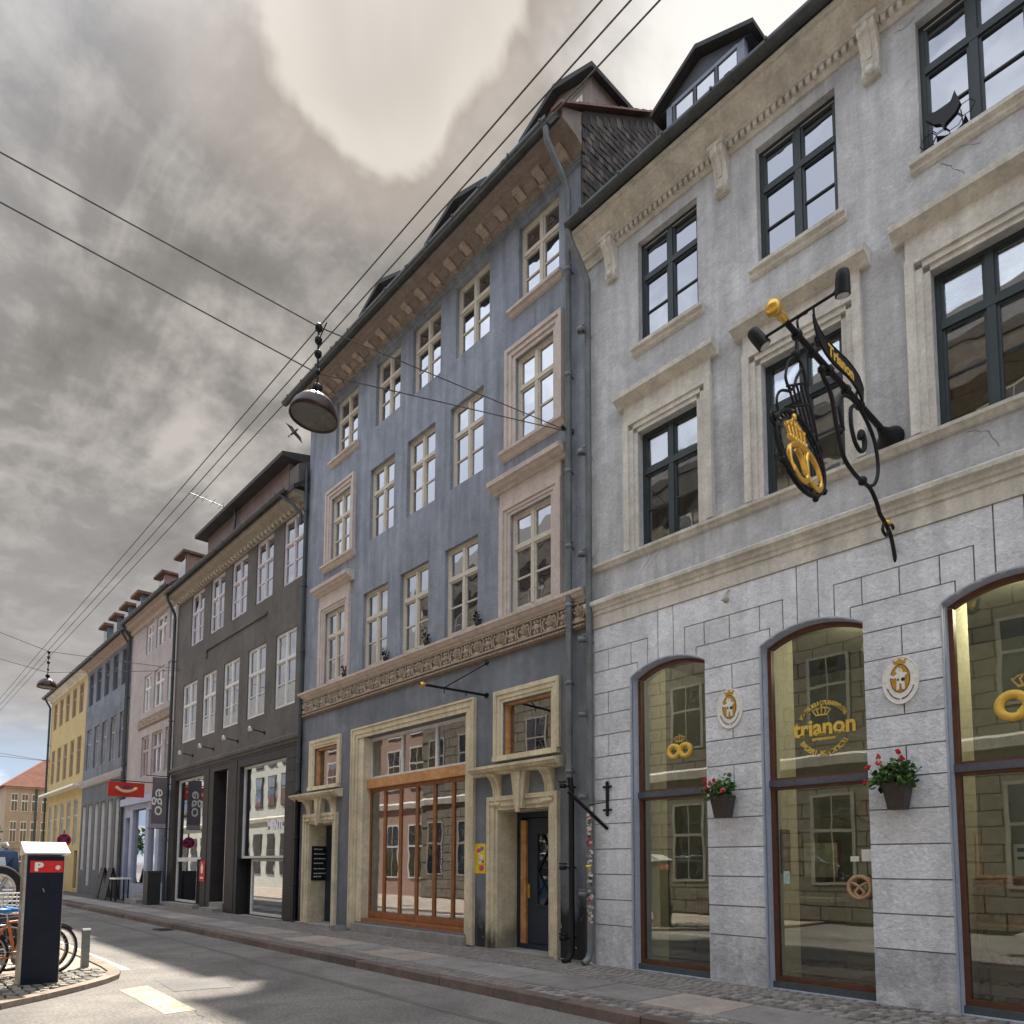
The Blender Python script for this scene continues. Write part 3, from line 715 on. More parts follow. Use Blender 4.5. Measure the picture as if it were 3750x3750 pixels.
wall(m, BX0, BX1, .08, 6.0, [(-14.84, -10.71, .34, 4.58), (-17.2, -15.96, .16, 2.66), (-17.03, -15.85, 3.60, 4.61), (-9.81, -8.51, .12, 2.62), (-9.70, -8.46, 3.60, 4.57)], 0, .30)
m.box(BX0, BX0+.02, .3, 9.5, .08, 6.0).box(BX1-.02, BX1, .3, 9.5, .08, 6.0)
m.build('ground_floor_wall', blue_lo, bl)
for rows, lab in ((R3, 3), (R2, 2), (R1, 1)):
    za, zb = {3: (12.04, 13.60), 2: (9.29, 11.03), 1: (6.22, 8.05)}[lab]
    for i, (a, b_) in enumerate(rows):
        end = i in (0, 4)
        w_ = window(bl, a, b_, za, zb, .085 if not (end and lab < 3) else .05, wfr_b, g_up if lab > 1 else g_far, .06, .075, .65 if lab == 3 else .655, .075, (2,), 1, .03)
        if lab == 3:
            if end: MB().prism([(.0, 11.88), (-.05, 11.90), (-.08, 11.95), (-.12, 11.96), (-.125, 12.01), (-.08, 12.04), (.05, 12.04), (.05, 11.88)], a-.22, b_+.10, 'x').build('sill', pinkish, w_)
            # dark upper lights: blinds drawn inside
        if lab == 2 and end:
            m = MB()
            for (o0, o1, d) in ((0, .08, .03), (.08, .17, .06), (.17, .245, .09)):
                m.box(a-o1, a-o0, -d, .001, za, zb+o1).box(b_+o0, b_+o1, -d, .001, za, zb+o1).box(a-o0, b_+o0, -d, .001, zb+o0, zb+o1)
            m.prism([(.0, za-.15), (-.06, za-.13), (-.10, za-.06), (-.15, za-.05), (-.155, za), (.0, za+.01)], a-.34, b_+.30, 'x')
            m.build('surround', pinkish, w_)
        if lab == 1 and end:
            m = MB()
            for (o0, o1, d) in ((0, .07, .03), (.07, .15, .05), (.15, .26, .075)):
                m.box(a-o1, a-o0, -d, .001, 6.14, zb+o1*.8).box(b_+o0, b_+o1, -d, .001, 6.14, zb+o1*.8).box(a-o0, b_+o0, -d, .001, zb+o0*.8, zb+o1*.8)
            m.box(a-.26, b_+.26, -.055, .001, zb+.215, zb+.52)
            m.build('surround', pinkish, w_)
            MB().prism([(.0, 8.54), (-.07, 8.54), (-.09, 8.59), (-.16, 8.61), (-.20, 8.65), (-.25, 8.66), (-.26, 8.74), (-.20, 8.78), (.0, 8.80)], a-.42, b_+.40, 'x').build('hood', pinkish, w_)
for (a, b_) in R1[1:4]+R3[1:4]:
    pass
# frieze
MB().prism([(.0, 5.95), (-.05, 5.95), (-.06, 5.99), (-.11, 6.01), (-.15, 6.06), (-.18, 6.07), (-.185, 6.12), (-.12, 6.15), (.0, 6.16)], BX0-.0, BX1+.0, 'x').build('frieze_cornice', pinkish, bl)
MB().box(BX0, BX1, -.045, .0, 5.55, 5.95).prism([(.0, 5.47), (-.05, 5.48), (-.07, 5.51), (-.075, 5.55), (.0, 5.55)], BX0, BX1, 'x').build('frieze_band', orn_bg, bl)
m = MB()
for k in range(5):                       # palmette: five lobes on a short stalk
    a = radians(-62+31*k); ln = .16 if k == 2 else .135
    cx_, cz_ = sin(a)*ln*.62, .05+cos(a)*ln*.72
    pts = []
    for t in range(8):
        th = 2*pi*t/8; u, v = .028*sin(th), ln*.52*cos(th)
        pts.append((cx_+u*cos(a)+v*sin(a), cz_-u*sin(a)+v*cos(a)))
    m.add([(x, -.0, z) for x, z in pts]+[(cx_, -.042, cz_)], [(t, (t+1) % 8, 8) for t in range(8)])
m.box(-.05, .05, -.03, 0, -.02, .02)
for s in (-1, 1):                        # flanking scrolls joining one motif to the next
    m.tube([(s*.035, -.02, .0), (s*.11, -.022, -.015), (s*.15, -.022, .04), (s*.155, -.022, .12), (s*.12, -.022, .17), (s*.095, -.022, .14)], .014, 5)
m.box(-.16, .16, -.03, 0, -.045, -.02).box(-.16, .16, -.03, 0, .21, .228)
PAL = m.mesh('ornament', orn_m)
m2 = MB()
m2.lathe([(.0, -.035), (.045, -.03), (.06, 0)], (0, 0, .09), 10, 'y')
for k in range(6): a = k*pi/3; m2.ball((.075*cos(a), -.012, .09+.085*sin(a)), .03, 6, 0, (1, .8, 1))
m2.box(-.16, .16, -.03, 0, -.045, -.02).box(-.16, .16, -.03, 0, .21, .228).tube([(-.15, -.02, -.01), (-.11, -.02, .17), (-.15, -.02, .2)], .014, 5).tube([(.15, -.02, -.01), (.11, -.02, .17), (.15, -.02, .2)], .014, 5)
ROS = m2.mesh('ornament', orn_m)
n = 31
for k in range(n):
    o = place('ornament', PAL if k % 2 == 0 else ROS, (BX0+.17+k*(BX1-BX0-.34)/(n-1), -.045, 5.645), bl); o.scale = (.98, 1.2, 1.22)
bd = MB(); x = BX0+.05
while x < BX1-.03: bd.ball((x, -.078, 5.525), .022, 6); x += .062
tag(bd.build('bead_row', orn_m, bl), kind='stuff')
# eaves
MB().box(BX0, BX1, -.05, .0, 13.70, 13.75).box(BX0, BX1, -.075, .0, 13.75, 13.785).build('architrave', blue_pl, bl)
MB().prism([(.0, 13.786), (-.07, 13.786), (-.10, 13.80), (-.16, 13.87), (-.26, 13.925), (-.40, 13.95), (.0, 13.97)], BX0+.02, BX1-.03, 'x').build('eaves_frieze', cornice_b, bl)
MB().prism([(.0, 13.955), (-.42, 13.951), (-.43, 13.975), (-.50, 13.985), (-.52, 14.01), (-.60, 14.015), (-.62, 14.06), (.2, 14.1)], BX0-.04, BX1-.02, 'x').build('cornice', cornice_b, bl)
m = MB()
m.prism([(-.06, 13.785), (-.15, 13.79), (-.17, 13.84), (-.25, 13.88), (-.36, 13.90), (-.385, 13.945), (-.06, 13.945)], -.09, .09, 'x')
for q in range(4): m.box(-.082+q*.048, -.058+q*.048, -.20, -.07, 13.775, 13.80)
m.tube([(-.095, -.33, 13.90), (.095, -.33, 13.90)], .022, 6).tube([(-.095, -.165, 13.80), (.095, -.165, 13.80)], .018, 6)
BRK = m.mesh('bracket', M('bracket_paint', (.42, .35, .30), .85, .2, 5), (0, 0, 13.8))
for k in range(19): place('bracket', BRK, (BX0+.35+k*(BX1-BX0-.7)/18, 0, 13.8), bl)
m = MB(); m.add([(-.14, -.15, 13.838), (.14, -.15, 13.838), (.14, -.30, 13.925), (-.14, -.30, 13.925), (-.10, -.19, 13.84), (.10, -.19, 13.84), (.10, -.28, 13.895), (-.10, -.28, 13.895)], [(0, 1, 5, 4), (1, 2, 6, 5), (2, 3, 7, 6), (3, 0, 4, 7), (4, 5, 6, 7)])
REL = m.mesh('relief_panel', cornice_b, (0, 0, 13.84))
for k in range(18): place('relief_panel', REL, (BX0+.35+(k+.5)*(BX1-BX0-.7)/18, 0, 13.84), bl)
gutter(bl, lead, BX0-.12, BX1-.18, -.72, 14.06, .10)
roof(bl, roof_m, BX0, BX1-.02, -.68, 14.10, 5.0, 18.0, 9.6)
# gable end hung with tiles, above the neighbour's roof
RS = (18.0-14.10)/(5.0+.68)
MB().prism([(-.1, 12.0), (-.1, 14.10+.58*RS), (5.0, 17.95), (9.5, 14.3), (9.5, 12.0)], BX1-.03, BX1+.03, 'x').build('gable_wall', M('gable_felt', (.06, .05, .045), .9), bl)
tl = MB(); z = 12.05; r = 0
while z < 17.6:
    y = -.08+(r % 2)*.061
    while y < 6.0:
        if z+.1 < 14.10+(y+.68)*RS-.10 and y < 5.0+(.0):
            e = random.uniform(0, .014); c_ = random.choice((0, 0, 0, 1, 2)); w = .058
            tl.add([(BX1+.032, y-w, z-.09), (BX1+.032, y+w, z-.09), (BX1+.031, y+w, z+.11), (BX1+.031, y-w, z+.11), (BX1+.048+e, y-w, z-.09), (BX1+.048+e, y+w, z-.09), (BX1+.04, y+w, z+.11), (BX1+.04, y-w, z+.11)],
                   [(0, 1, 5, 4), (4, 5, 6, 7), (1, 2, 6, 5), (3, 0, 4, 7)], c_)
        y += .122
    z += .125; r += 1
tag(tl.build('hung_tiles', [tile_m, M('hung_tile_pale', (.125, .105, .09), .85, .35, 4), M('hung_tile_dark', (.035, .03, .028), .7, .3, 4)], bl), kind='stuff')
vc = MB()
for k in range(26):
    y = -.6+k*.22; z = 14.14+(y+.68)*RS
    vc.add([(BX1-.12, y-.13, z-.085+.02), (BX1+.13, y-.13, z-.10), (BX1+.13, y+.13, z+.075-.0), (BX1-.12, y+.13, z+.10), (BX1-.12, y-.13, z-.02), (BX1+.10, y-.13, z-.02), (BX1+.10, y+.13, z+.13), (BX1-.12, y+.13, z+.13)],
           [(0, 3, 2, 1), (4, 5, 6, 7), (0, 1, 5, 4), (1, 2, 6, 5), (2, 3, 7, 6)])
tag(vc.build('verge_tiles', roof_brn, bl), kind='stuff')
MB().prism([(-.60, 14.02), (-.60, 14.2), (-.05, 14.5), (.1, 13.8), (-.02, 13.786), (-.10, 13.80), (-.26, 13.925)], BX1-.03, BX1+.02, 'x').build('eaves_end', cornice_b, bl)
# low-gabled dormers standing just behind the gutter
for (a, b_) in ((-15.45, -13.85), (-12.55, -10.68), (-9.38, -7.80)):
    Y = .36; c_ = (a+b_)/2; zt = 15.66
    m = MB().box(a, b_, Y, 2.4, 14.3, zt).prism([(a-.02, zt), (b_+.02, zt), (c_, zt+.32)], Y-.01, 2.4, 'y')
    d_ = m.build('dormer', cornice_b, bl)
    MB().prism([(a-.16, zt-.04), (a-.16, zt+.05), (c_, zt+.43), (b_+.16, zt+.05), (b_+.16, zt-.04), (c_, zt+.32)], Y-.18, 3.4, 'y').build('dormer_roof', roof_m, d_)
    MB().box(a+.2, b_-.2, Y-.03, Y+.01, 14.7, 15.5).build('dormer_frame', wfr_b, d_)
    for k in range(3):
        w = (b_-a-.5)/3; MB().box(a+.25+k*w+.03, a+.25+(k+1)*w-.03, Y-.04, Y-.028, 14.75, 15.45).build('pane', g_up, d_)
    if b_ > -8: MB().prism([(.75, 15.05), (1.35, 15.05), (1.05, 15.5)], b_, b_+.03, 'x').build('side_light', g_up, d_)
# shop front -------------------------------------------------------
def frame_u(mb, a, b_, z0, z1, steps, sill=False, y=0.):
    for (o0, o1, d) in steps:
        mb.box(a-o1, a-o0, y-d, y+.001, z0-(o1 if sill else 0), z1+o1).box(b_+o0, b_+o1, y-d, y+.001, z0-(o1 if sill else 0), z1+o1).box(a-o0, b_+o0, y-d, y+.001, z1+o0, z1+o1)
        if sill: mb.box(a-o0, b_+o0, y-d, y+.001, z0-o1, z0-o0)
    return mb
sf = MB()
frame_u(sf, -14.84, -10.71, .15, 4.58, ((0, .09, .03), (.09, .2, .05), (.2, .24, .075)))
sf.box(-14.84, -14.60, .001, .30, .34, 4.575).box(-10.80, -10.71, .001, .3, .34, 4.575)
sf = sf.build('shopfront', ochre, bl)
m = MB(); FY = .20; xs_ = [-14.60, -13.30, -12.02, -10.80]
m.box(-14.60, -10.80, FY, FY+.08, 3.60, 3.665).box(-14.60, -10.80, FY, FY+.08, 4.50, 4.575)
for x in xs_: m.box(x-.03, x+.03, FY-.004, FY+.083, 3.605, 4.57)
tl_ = m.build('transom_light', wfr_w, sf)
for a, b_ in zip(xs_, xs_[1:]): MB().box(a+.03, b_-.03, FY+.035, FY+.043, 3.665, 4.50).build('pane', g_door, tl_)
MB().box(-14.63, -10.78, FY-.10, FY+.08, 3.385, 3.60).build('beam', wood_l, sf)
for k in range(6):
    w = 3.80/6; a = -14.60+k*w; b_ = a+w; st = .044
    m = MB().box(a+.004, a+st, FY, FY+.06, .42, 3.38).box(b_-st, b_-.004, FY, FY+.06, .42, 3.38).box(a+st, b_-st, FY, FY+.06, .42, .58).box(a+st, b_-st, FY, FY+.06, 3.30, 3.38)
    m.box(a+st+.03, b_-st-.03, FY-.008, FY, .455, .545)
    d_ = m.build('folding_door', wood, sf)
    MB().box(a+st, b_-st, FY+.025, FY+.033, .58, 3.30).build('pane', g_door, d_)
MB().box(-14.64, -10.76, .02, .32, .30, .42).build('threshold', wood, sf)
MB().box(-14.85, -10.70, -.12, .30, .10, .30).build('step', M('step_stone', (.30, .28, .26), .85, .2, 3, .3, 60), bl)
rm_ = MB(); rm_.box(-15.0, -10.6, 3.6, 3.65, .3, 4.6, 0).box(-15.05, -15.0, .32, 3.6, .3, 4.6, 0).box(-10.6, -10.55, .32, 3.6, .3, 4.6, 0).box(-15, -10.6, .32, 3.6, .28, .31, 1).box(-15, -10.6, .32, 3.6, 4.6, 4.64, 0)
rm_.build('shop_room', [M('dim_room', (.12, .11, .10), .9, .1, 1.), M('dim_floor', (.08, .06, .045), .6, .2, 3)], bl)
# doorways with hoods ----------------------------------------------
def doorway(cx0, cx1, ztop, wx0, wx1, hx0, hx1, hz):
    """surround, window over it, hood on scroll brackets with a keystone"""
    m = frame_u(MB(), cx0, cx1, .12, ztop, ((0, .07, .03), (.07, .17, .06), (.17, .25, .085)))
    sr = m.build('door_surround', ochre, bl)
    m = MB().box(cx0+.002, cx0+.012, .002, .50, .14, ztop-.01).box(cx1-.012, cx1-.002, .002, .5, .14, ztop-.01).box(cx0, cx1, .002, .5, ztop-.02, ztop-.008)
    m.build('door_reveal', ochre, sr)
    hd = MB().prism([(.0, hz), (-.10, hz), (-.14, hz+.045), (-.20, hz+.055), (-.24, hz+.10), (-.27, hz+.105), (-.275, hz+.15), (-.10, hz+.19), (.0, hz+.20)], hx0, hx1, 'x').build('hood', ochre, sr)
    for x in (cx0-.02, cx1+.02):
        prof = [(.0, hz-.50), (-.045, hz-.50), (-.055, hz-.44), (-.04, hz-.38), (-.055, hz-.25), (-.10, hz-.12), (-.19, hz-.03), (-.20, hz), (.0, hz)]
        mm = MB().prism(prof, x-.10, x+.10, 'x')
        for q in (-1, 0, 1): mm.prism([(p[0]*1.08-.006, p[1]) for p in prof[2:8]]+[(-.01, hz-.01), (-.01, hz-.43)], x+q*.062-.018, x+q*.062+.018, 'x')
        mm.lathe([(0, -.08), (.035, -.08), (.045, 0)], (x, -.0, hz-.49), 10, 'y').box(x-.13, x+.13, -.09, 0, hz-.545, hz-.495)
        mm.build('scroll_bracket', ochre, hd)
    kx = (cx0+cx1)/2
    MB().prism([(kx-.09, ztop+.0), (kx+.09, ztop+.0), (kx+.19, hz), (kx-.19, hz)], -.13, .0, 'y').prism([(kx-.035, ztop-.06), (kx+.035, ztop-.06), (kx+.075, hz), (kx-.075, hz)], -.16, -.12, 'y').build('keystone', ochre, hd)
    wz0, wz1 = 3.60, 4.59
    w_ = frame_u(MB(), wx0, wx1, wz0, wz1, ((0, .06, .02), (.06, .14, .04), (.14, .22, .06)), False).box(wx0-.2, wx1+.2, -.10, .0, wz0-.09, wz0+.0)
    w_ = w_.build('overdoor_window', ochre, bl)
    MB().box(wx0, wx0+.05, .05, .2, wz0, wz1).box(wx0+.05, wx1, .05, .2, wz1-.05, wz1).box(wx0+.05, wx1, .05, .2, wz0, wz0+.03).box(wx1-.04, wx1, .05, .2, wz0+.03, wz1-.05).build('window_frame', wood_l, w_)
    MB().box(wx0+.05, wx1-.04, .13, .138, wz0+.03, wz1-.05).build('pane', g_door, w_)
    MB().box(wx0-.2, wx1+.2, .9, .95, wz0-.3, wz1+.3).build('room_back', void_m, w_)
    return sr
sl = doorway(-17.20, -15.96, 2.66, -17.03, -15.85, -17.93, -15.52, 3.27)
sr = doorway(-9.81, -8.51, 2.62, -9.70, -8.46, -10.42, -8.16, 3.26)
MB().box(-17.6, -15.75, -.16, .5, .10, .17).build('doorstep', MATS['step_stone'], bl)
MB().box(-10.15, -8.35, -.10, .5, .09, .15).box(-10.5, -7.64, -.05, .0, .08, .14).build('doorstep', MATS['step_stone'], bl)
# left door: navy, half hidden in its reveal
m = MB().box(-17.19, -15.97, .46, .52, .17, 2.64)
for z0, z1 in ((.3, .9), (1.05, 1.7), (1.85, 2.45)): m.box(-16.85, -16.35, .445, .46, z0, z1)
m.build('door', navy, sl)
# right door: wooden jamb, navy leaf, iron lattice over glass
dr = MB().box(-9.80, -9.66, .44, .52, .14, 2.60).box(-9.66, -8.52, .44, .52, 2.50, 2.60).box(-9.66, -8.52, .40, .50, .13, .24).build('door_frame', navy, sr)
MB().box(-9.655, -9.52, .40, .47, .24, 2.45).box(-9.52, -8.52, .41, .46, .15, .235).build('jamb_board', wood_l, dr)
m = MB().box(-9.51, -9.27, .45, .51, .25, 2.48).box(-8.68, -8.52, .45, .51, .25, 2.48).box(-9.27, -8.68, .45, .51, .25, .93).box(-9.27, -8.68, .45, .51, 2.20, 2.48).box(-9.20, -8.74, .44, .45, .34, .84).box(-9.28, -8.66, .43, .452, .90, .94)
df = m.build('door', navy, sr)
MB().box(-9.27, -8.68, .48, .486, .93, 2.20).build('pane', g_door, df)
m = MB(); cell = .42; a, b_, z0, z1 = -9.27, -8.68, .94, 2.19
for k in range(-3, 5):
    for s in (1, -1):
        pts = []
        for t in range(60):
            z = z0+(z1-z0)*t/59; x = (a+b_)/2+s*((z-z0)*.70-1.0)+k*.2950+.0
            if a <= x <= b_: pts.append((x, .462, z))
        if len(pts) > 3: m.tube([pts[0], pts[-1]], .019 if k % 2 else .008, 5)
m.build('lattice', black_m, df)
MB().box(-9.50, -9.44, .425, .45, 1.05, 1.30).tube([(-9.47, .44, 1.2), (-9.47, .39, 1.2), (-9.40, .385, 1.2)], .012, 6).build('handle', M('brass', (.65, .42, .10), .35, .1, 5, metal=.8), df)
MB().box(-9.9, -8.4, 1.6, 1.65, .1, 2.7).box(-9.9, -8.4, .6, 1.6, .09, .12).build('hall', void_m, sr)
downpipe(bl, pipe_m, [(-7.88, -.72, 13.98), (-7.90, -.68, 13.80), (-7.93, -.25, 13.42), (-7.94, -.12, 13.25), (-7.94, -.12, 3.05)], .055, (11.8, 9.9, 8.2, 6.9, 5.9, 4.6, 3.15))
downpipe(bl, black_m, [(-7.94, -.12, 3.1), (-7.90, -.12, 2.85), (-7.90, -.12, .28), (-7.90, -.2, .16), (-7.92, -.30, .13)], .047, (2.9, 1.6, .5), 'cast_iron_pipe')
downpipe(bl, pipe_d, [(-17.73, -.1, 12.4), (-17.73, -.1, 3.45)], .05, (11.2, 9.1, 7.3, 5.6, 4.3))
downpipe(bl, black_m, [(-17.73, -.1, 3.55), (-17.76, -.1, 3.3), (-17.76, -.1, .2)], .055, (3.5, 2.3, 1.1), 'cast_iron_pipe')

# ------------------------------------------------------------------ the charcoal house
dk = bld('charcoal_house', 'charcoal grey house with five bays and white framed boutique windows', (-23.2, 0, 0))
CX0, CX1 = -28.55, -17.80
D2 = [(-19.28, -18.02), (-21.22, -19.98), (-23.18, -21.90), (-25.08, -23.82), (-27.05, -25.75)]
D1 = [(-19.62, -18.30), (-21.62, -20.30), (-23.62, -22.30), (-25.56, -24.28), (-27.65, -26.15)]
m = MB()
wall(m, CX0, CX1, 5.0, 11.55, [(a, b_, 9.52, 11.45) for a, b_ in D2]+[(a, b_, 6.02, 8.18) for a, b_ in D1], 0, .14)
m.box(CX0, CX0+.02, .14, 9, 5, 11.6).box(CX1-.02, CX1, .14, 9, 5, 11.6).box(CX0, CX1, 8.98, 9, .1, 11.6)
m.box(-25.3, -20.25, -.05, .0, 9.0, 9.08).box(-25.3, -25.22, -.05, .0, 8.72, 9.0)
m.build('wall', dark_pl, dk)
m = MB(); wall(m, CX0, CX1, .08, 5.0, [(-28.02, -25.05, .28, 4.68), (-24.12, -22.90, .12, 4.66), (-21.92, -18.68, 1.78, 4.60), (-21.92, -18.68, .12, 1.78)], -.02, .45)
m.build('tiled_wall', dark_tl, dk)
tt = MB(); z = .14
while z < 4.95:
    x = CX0+.03
    while x < CX1-.1:
        xe = min(x+.40, CX1-.02)
        if not any(a-.02 < xe and x < b_+.02 and c_-.02 < z+.33 and z < d_+.02 for a, b_, c_, d_ in ((-28.02, -25.05, .28, 4.68), (-24.12, -22.90, .1, 4.66), (-21.92, -18.68, .1, 4.60))):
            tt.box(x+.008, xe-.008, -.034, -.0205, z+.008, z+.335-.008)
        x += .40
    z += .335
tag(tt.build('wall_tiles', dark_tl, dk), kind='stuff')
MB().prism([(.0, 4.92), (-.06, 4.92), (-.07, 4.99), (-.12, 5.02), (-.13, 5.10), (-.06, 5.16), (.0, 5.2)], CX0, CX1, 'x').build('string_course', dark_pl, dk)
for i, (a, b_) in enumerate(D2):
    window(dk, a, b_, 9.52, 11.45, .04, wfr_l, g_up, .05, .06, .62, .06, (2,), 1, .035)
for i, (a, b_) in enumerate(D1):
    w_ = window(dk, a, b_, 6.02, 8.18, .04, wfr_w, g_far, .05, .08, .63, .07, (2,), 1, .03)
    MB().box(a+.06, b_-.06, .075, .08, 6.08, 6.02+.62*(1 if i != 2 else .7)).build('half_curtain', curtain, w_)
MB().prism([(.0, 11.45), (-.05, 11.45), (-.06, 11.52), (-.16, 11.55), (-.18, 11.62), (-.34, 11.66), (-.37, 11.74), (-.40, 11.80), (.2, 11.85)], CX0, CX1-.1, 'x').build('cornice', M('dark_cornice', (.33, .30, .25), .85, .12, 3, streak=.1), dk)
dn = MB(); x = CX0+.15
while x < CX1-.3: dn.box(x, x+.13, -.155, -.06, 11.46, 11.545); x += .26
tag(dn.build('dentil_row', M('dentil_paint', (.46, .42, .35), .85), dk), kind='stuff')
gutter(dk, lead, CX0-.1, CX1-.35, -.48, 11.88, .09)
roof(dk, roof_m, CX0, CX1, -.44, 11.86, 4.6, 15.6, 9.2)
at = MB().box(-25.9, -19.3, .10, 4.5, 11.9, 13.34).build('attic_storey', M('attic_rust', (.19, .14, .125), .85, .15, 1.5), dk)
MB().prism([(-.26, 13.28), (-.26, 13.40), (4.5, 14.5), (4.5, 13.3)], -26.25, -19.0, 'x').build('attic_roof', roof_m, at)
MB().tube([(-23.1, -.02, 13.3), (-23.1, -.0, 13.0), (-23.1, -.05, 12.2)], .045, 6).build('downpipe', pipe_d, at)
MB().prism([(-.30, 11.9), (-.30, 12.5), (3.0, 14.2), (3.0, 11.9)], -18.35, -17.80, 'x').build('party_wall', M('party_wall', (.12, .11, .105), .9, .15, 2), dk)
downpipe(dk, pipe_d, [(-18.5, -.48, 11.8), (-18.1, -.3, 11.45), (-17.98, -.12, 11.2), (-17.98, -.12, 10.9)], .045)
downpipe(dk, pipe_d, [(CX0+.1, -.5, 11.85), (CX0+.12, -.45, 11.6), (CX0+.02, -.14, 11.1), (CX0-.02, -.12, 10.9), (CX0-.02, -.12, .25)], .055, (9.3, 7.0, 4.6, 2.5))
# boutique windows
def shopwin(x0, x1, z0, z1, y=.12, fr=.07):
    m = MB().box(x0, x0+fr, y, y+.08, z0, z1).box(x1-fr, x1, y, y+.08, z0, z1).box(x0+fr, x1-fr, y, y+.08, z0, z0+fr).box(x0+fr, x1-fr, y, y+.08, z1-fr, z1)
    w_ = m.build('shop_window', wfr_w, dk)
    MB().box(x0+fr, x1-fr, y+.035, y+.043, z0+fr, z1-fr).build('pane', g_dk, w_); return w_
shopwin(-28.02, -25.05, 1.78, 4.68); shopwin(-28.02, -25.75, .28, 1.78)
sw = shopwin(-21.92, -18.68, 1.80, 4.60); shopwin(-21.15, -18.72, .16, 1.78)
MB().box(-25.75, -25.05, .10, .43, .28, 1.78).build('recess', void_m, dk)
MB().box(-21.92, -21.15, .30, .43, .12, 1.78).build('recess', void_m, dk)
V, F_ = text_mesh('MENTOR', .36, .003, .02)
tx = MB().add([(-19.45+v[0]*.95, .148-v[2], 2.62+v[1]) for v in V], F_); tx.build('lettering', M('lilac_letters', (.84, .82, .90), .6), sw)
MB().box(-24.12, -22.90, .43, .5, .1, 4.66).build('door', M('black_door', (.02, .018, .018), .5), dk)
MB().box(-22.99, -22.92, -.0, .42, .35, 4.6).build('door_edge', M('pale_jamb', (.6, .50, .5), .7), dk)
MB().box(-24.1, -22.9, -.35, .3, .08, .24).box(-24.05, -22.95, -.05, .4, .24, .40).build('step', MATS['step_stone'], dk)
MB().box(-28.1, -25.0, -.25, .0, .08, .26).build('step', MATS['step_stone'], dk)
MB().box(-21.2, -18.6, -.2, .0, .08, .15).build('step', MATS['step_stone'], dk)
rm_ = MB(); rm_.box(-28.4, -18.1, 4, 4.05, .1, 4.9).box(-28.4, -18.1, .45, 4, .06, .1).box(-28.4, -18.1, .45, 4, 4.85, 4.9)
for x in (-28.3, -24.6, -22.4, -18.3): rm_.box(x-.04, x+.04, .45, 4., .1, 4.9)
rm_.build('shop_room', M('boutique_room', (.33, .34, .32), .9, .15, .8), dk)
MB().box(-23.72, -23.40, .38, .425, 2.55, 2.72).build('number_plate', enamel, dk)

# ------------------------------------------------------------------ the mauve house
mv = bld('mauve_house', 'narrow mauve-grey house with three bays and a lavender shopfront', (-31.7, 0, 0))
MX0, MX1 = -34.95, -28.60
m = MB(); W3 = [(-32.75, -31.75), (-31.35, -30.0), (-29.6, -28.75)]
ops = []
for za, zb in ((10.45, 11.72), (7.95, 9.52), (5.2, 6.92)): ops += [(a, b_, za, zb) for a, b_ in W3]
wall(m, MX0, MX1, 4.4, 12.0, ops, 0, .12); m.box(MX0, MX0+.02, .12, 9, .1, 12).box(MX1-.02, MX1, .12, 9, .1, 12).box(MX0, MX1, 8.98, 9, .1, 12)
m.build('wall', mauve, mv)
for (a, b_, za, zb) in ops: window(mv, a, b_, za, zb, .06, wfr_w if zb > 7 else M('window_mauve', (.42, .37, .36), .7), g_up if zb > 9 else g_far, .06, .07, .64, .07, (1,), 1, .03)
MB().box(-33.3, -29.0, -.03, 0, 7.27, 7.68).build('frieze_band', orn_bg, mv)
for k in range(12):
    o = place('ornament', ROS if k % 2 else PAL, (-33.1+k*.355, -.03, 7.38), mv)
MB().prism([(.0, 11.75), (-.08, 11.78), (-.12, 11.95), (-.28, 12.0), (-.33, 12.15), (-.40, 12.2), (.2, 12.3)], MX0, MX1, 'x').build('cornice', M('mauve_cornice', (.36, .30, .26), .85, .12, 3), mv)
gutter(mv, lead, MX0-.1, MX1+.1, -.47, 12.28, .09)
roof(mv, roof_m, MX0, MX1, -.44, 12.26, 4.6, 16.4, 9.2)
for x in (-33.4, -30.6):
    m = MB().box(x-.5, x+.5, .7, 3., 12.6, 14.3); d_ = m.build('dormer', M('dormer_clay', (.27, .17, .14), .85, .15, 2), mv)
    MB().box(x-.62, x+.62, .5, 3.4, 14.3, 14.40).build('dormer_roof', roof_brn, d_); MB().box(x-.4, x+.4, .66, .7, 13.2, 14.2).build('pane', g_up, d_)
m = MB(); wall(m, MX0, MX1, .1, 4.4, [(-34.6, -33.9, .3, 3.6), (-33.5, -31.6, .8, 3.9), (-31.2, -30.2, .3, 3.8), (-29.8, -28.9, .9, 3.9)], -.02, .2)
m.box(MX0, MX1, -.18, .0, 4.1, 4.4)
sh = m.build('shopfront', lav, mv)
for a, b_, c_, d_ in ((-34.6, -33.9, .3, 3.6), (-33.5, -31.6, .8, 3.9), (-31.2, -30.2, .3, 3.8), (-29.8, -28.9, .9, 3.9)):
    MB().box(a+.06, b_-.06, .1, .11, c_+.06, d_-.06).build('pane', g_dk, sh); MB().box(a+.06, b_-.06, .2, .24, c_, d_).build('backing', M('lav_inside', (.16, .19, .27), .9), sh)
MB().box(-31.4, -29.9, -.7, .0, .08, .26).box(-31.3, -30.0, -.4, .0, .26, .42).build('step', MATS['step_stone'], mv)
downpipe(mv, pipe_d, [(MX0+.1, -.45, 12.2), (MX0+.05, -.12, 11.7), (MX0+.05, -.12, .2)], .055, (9, 6, 3))

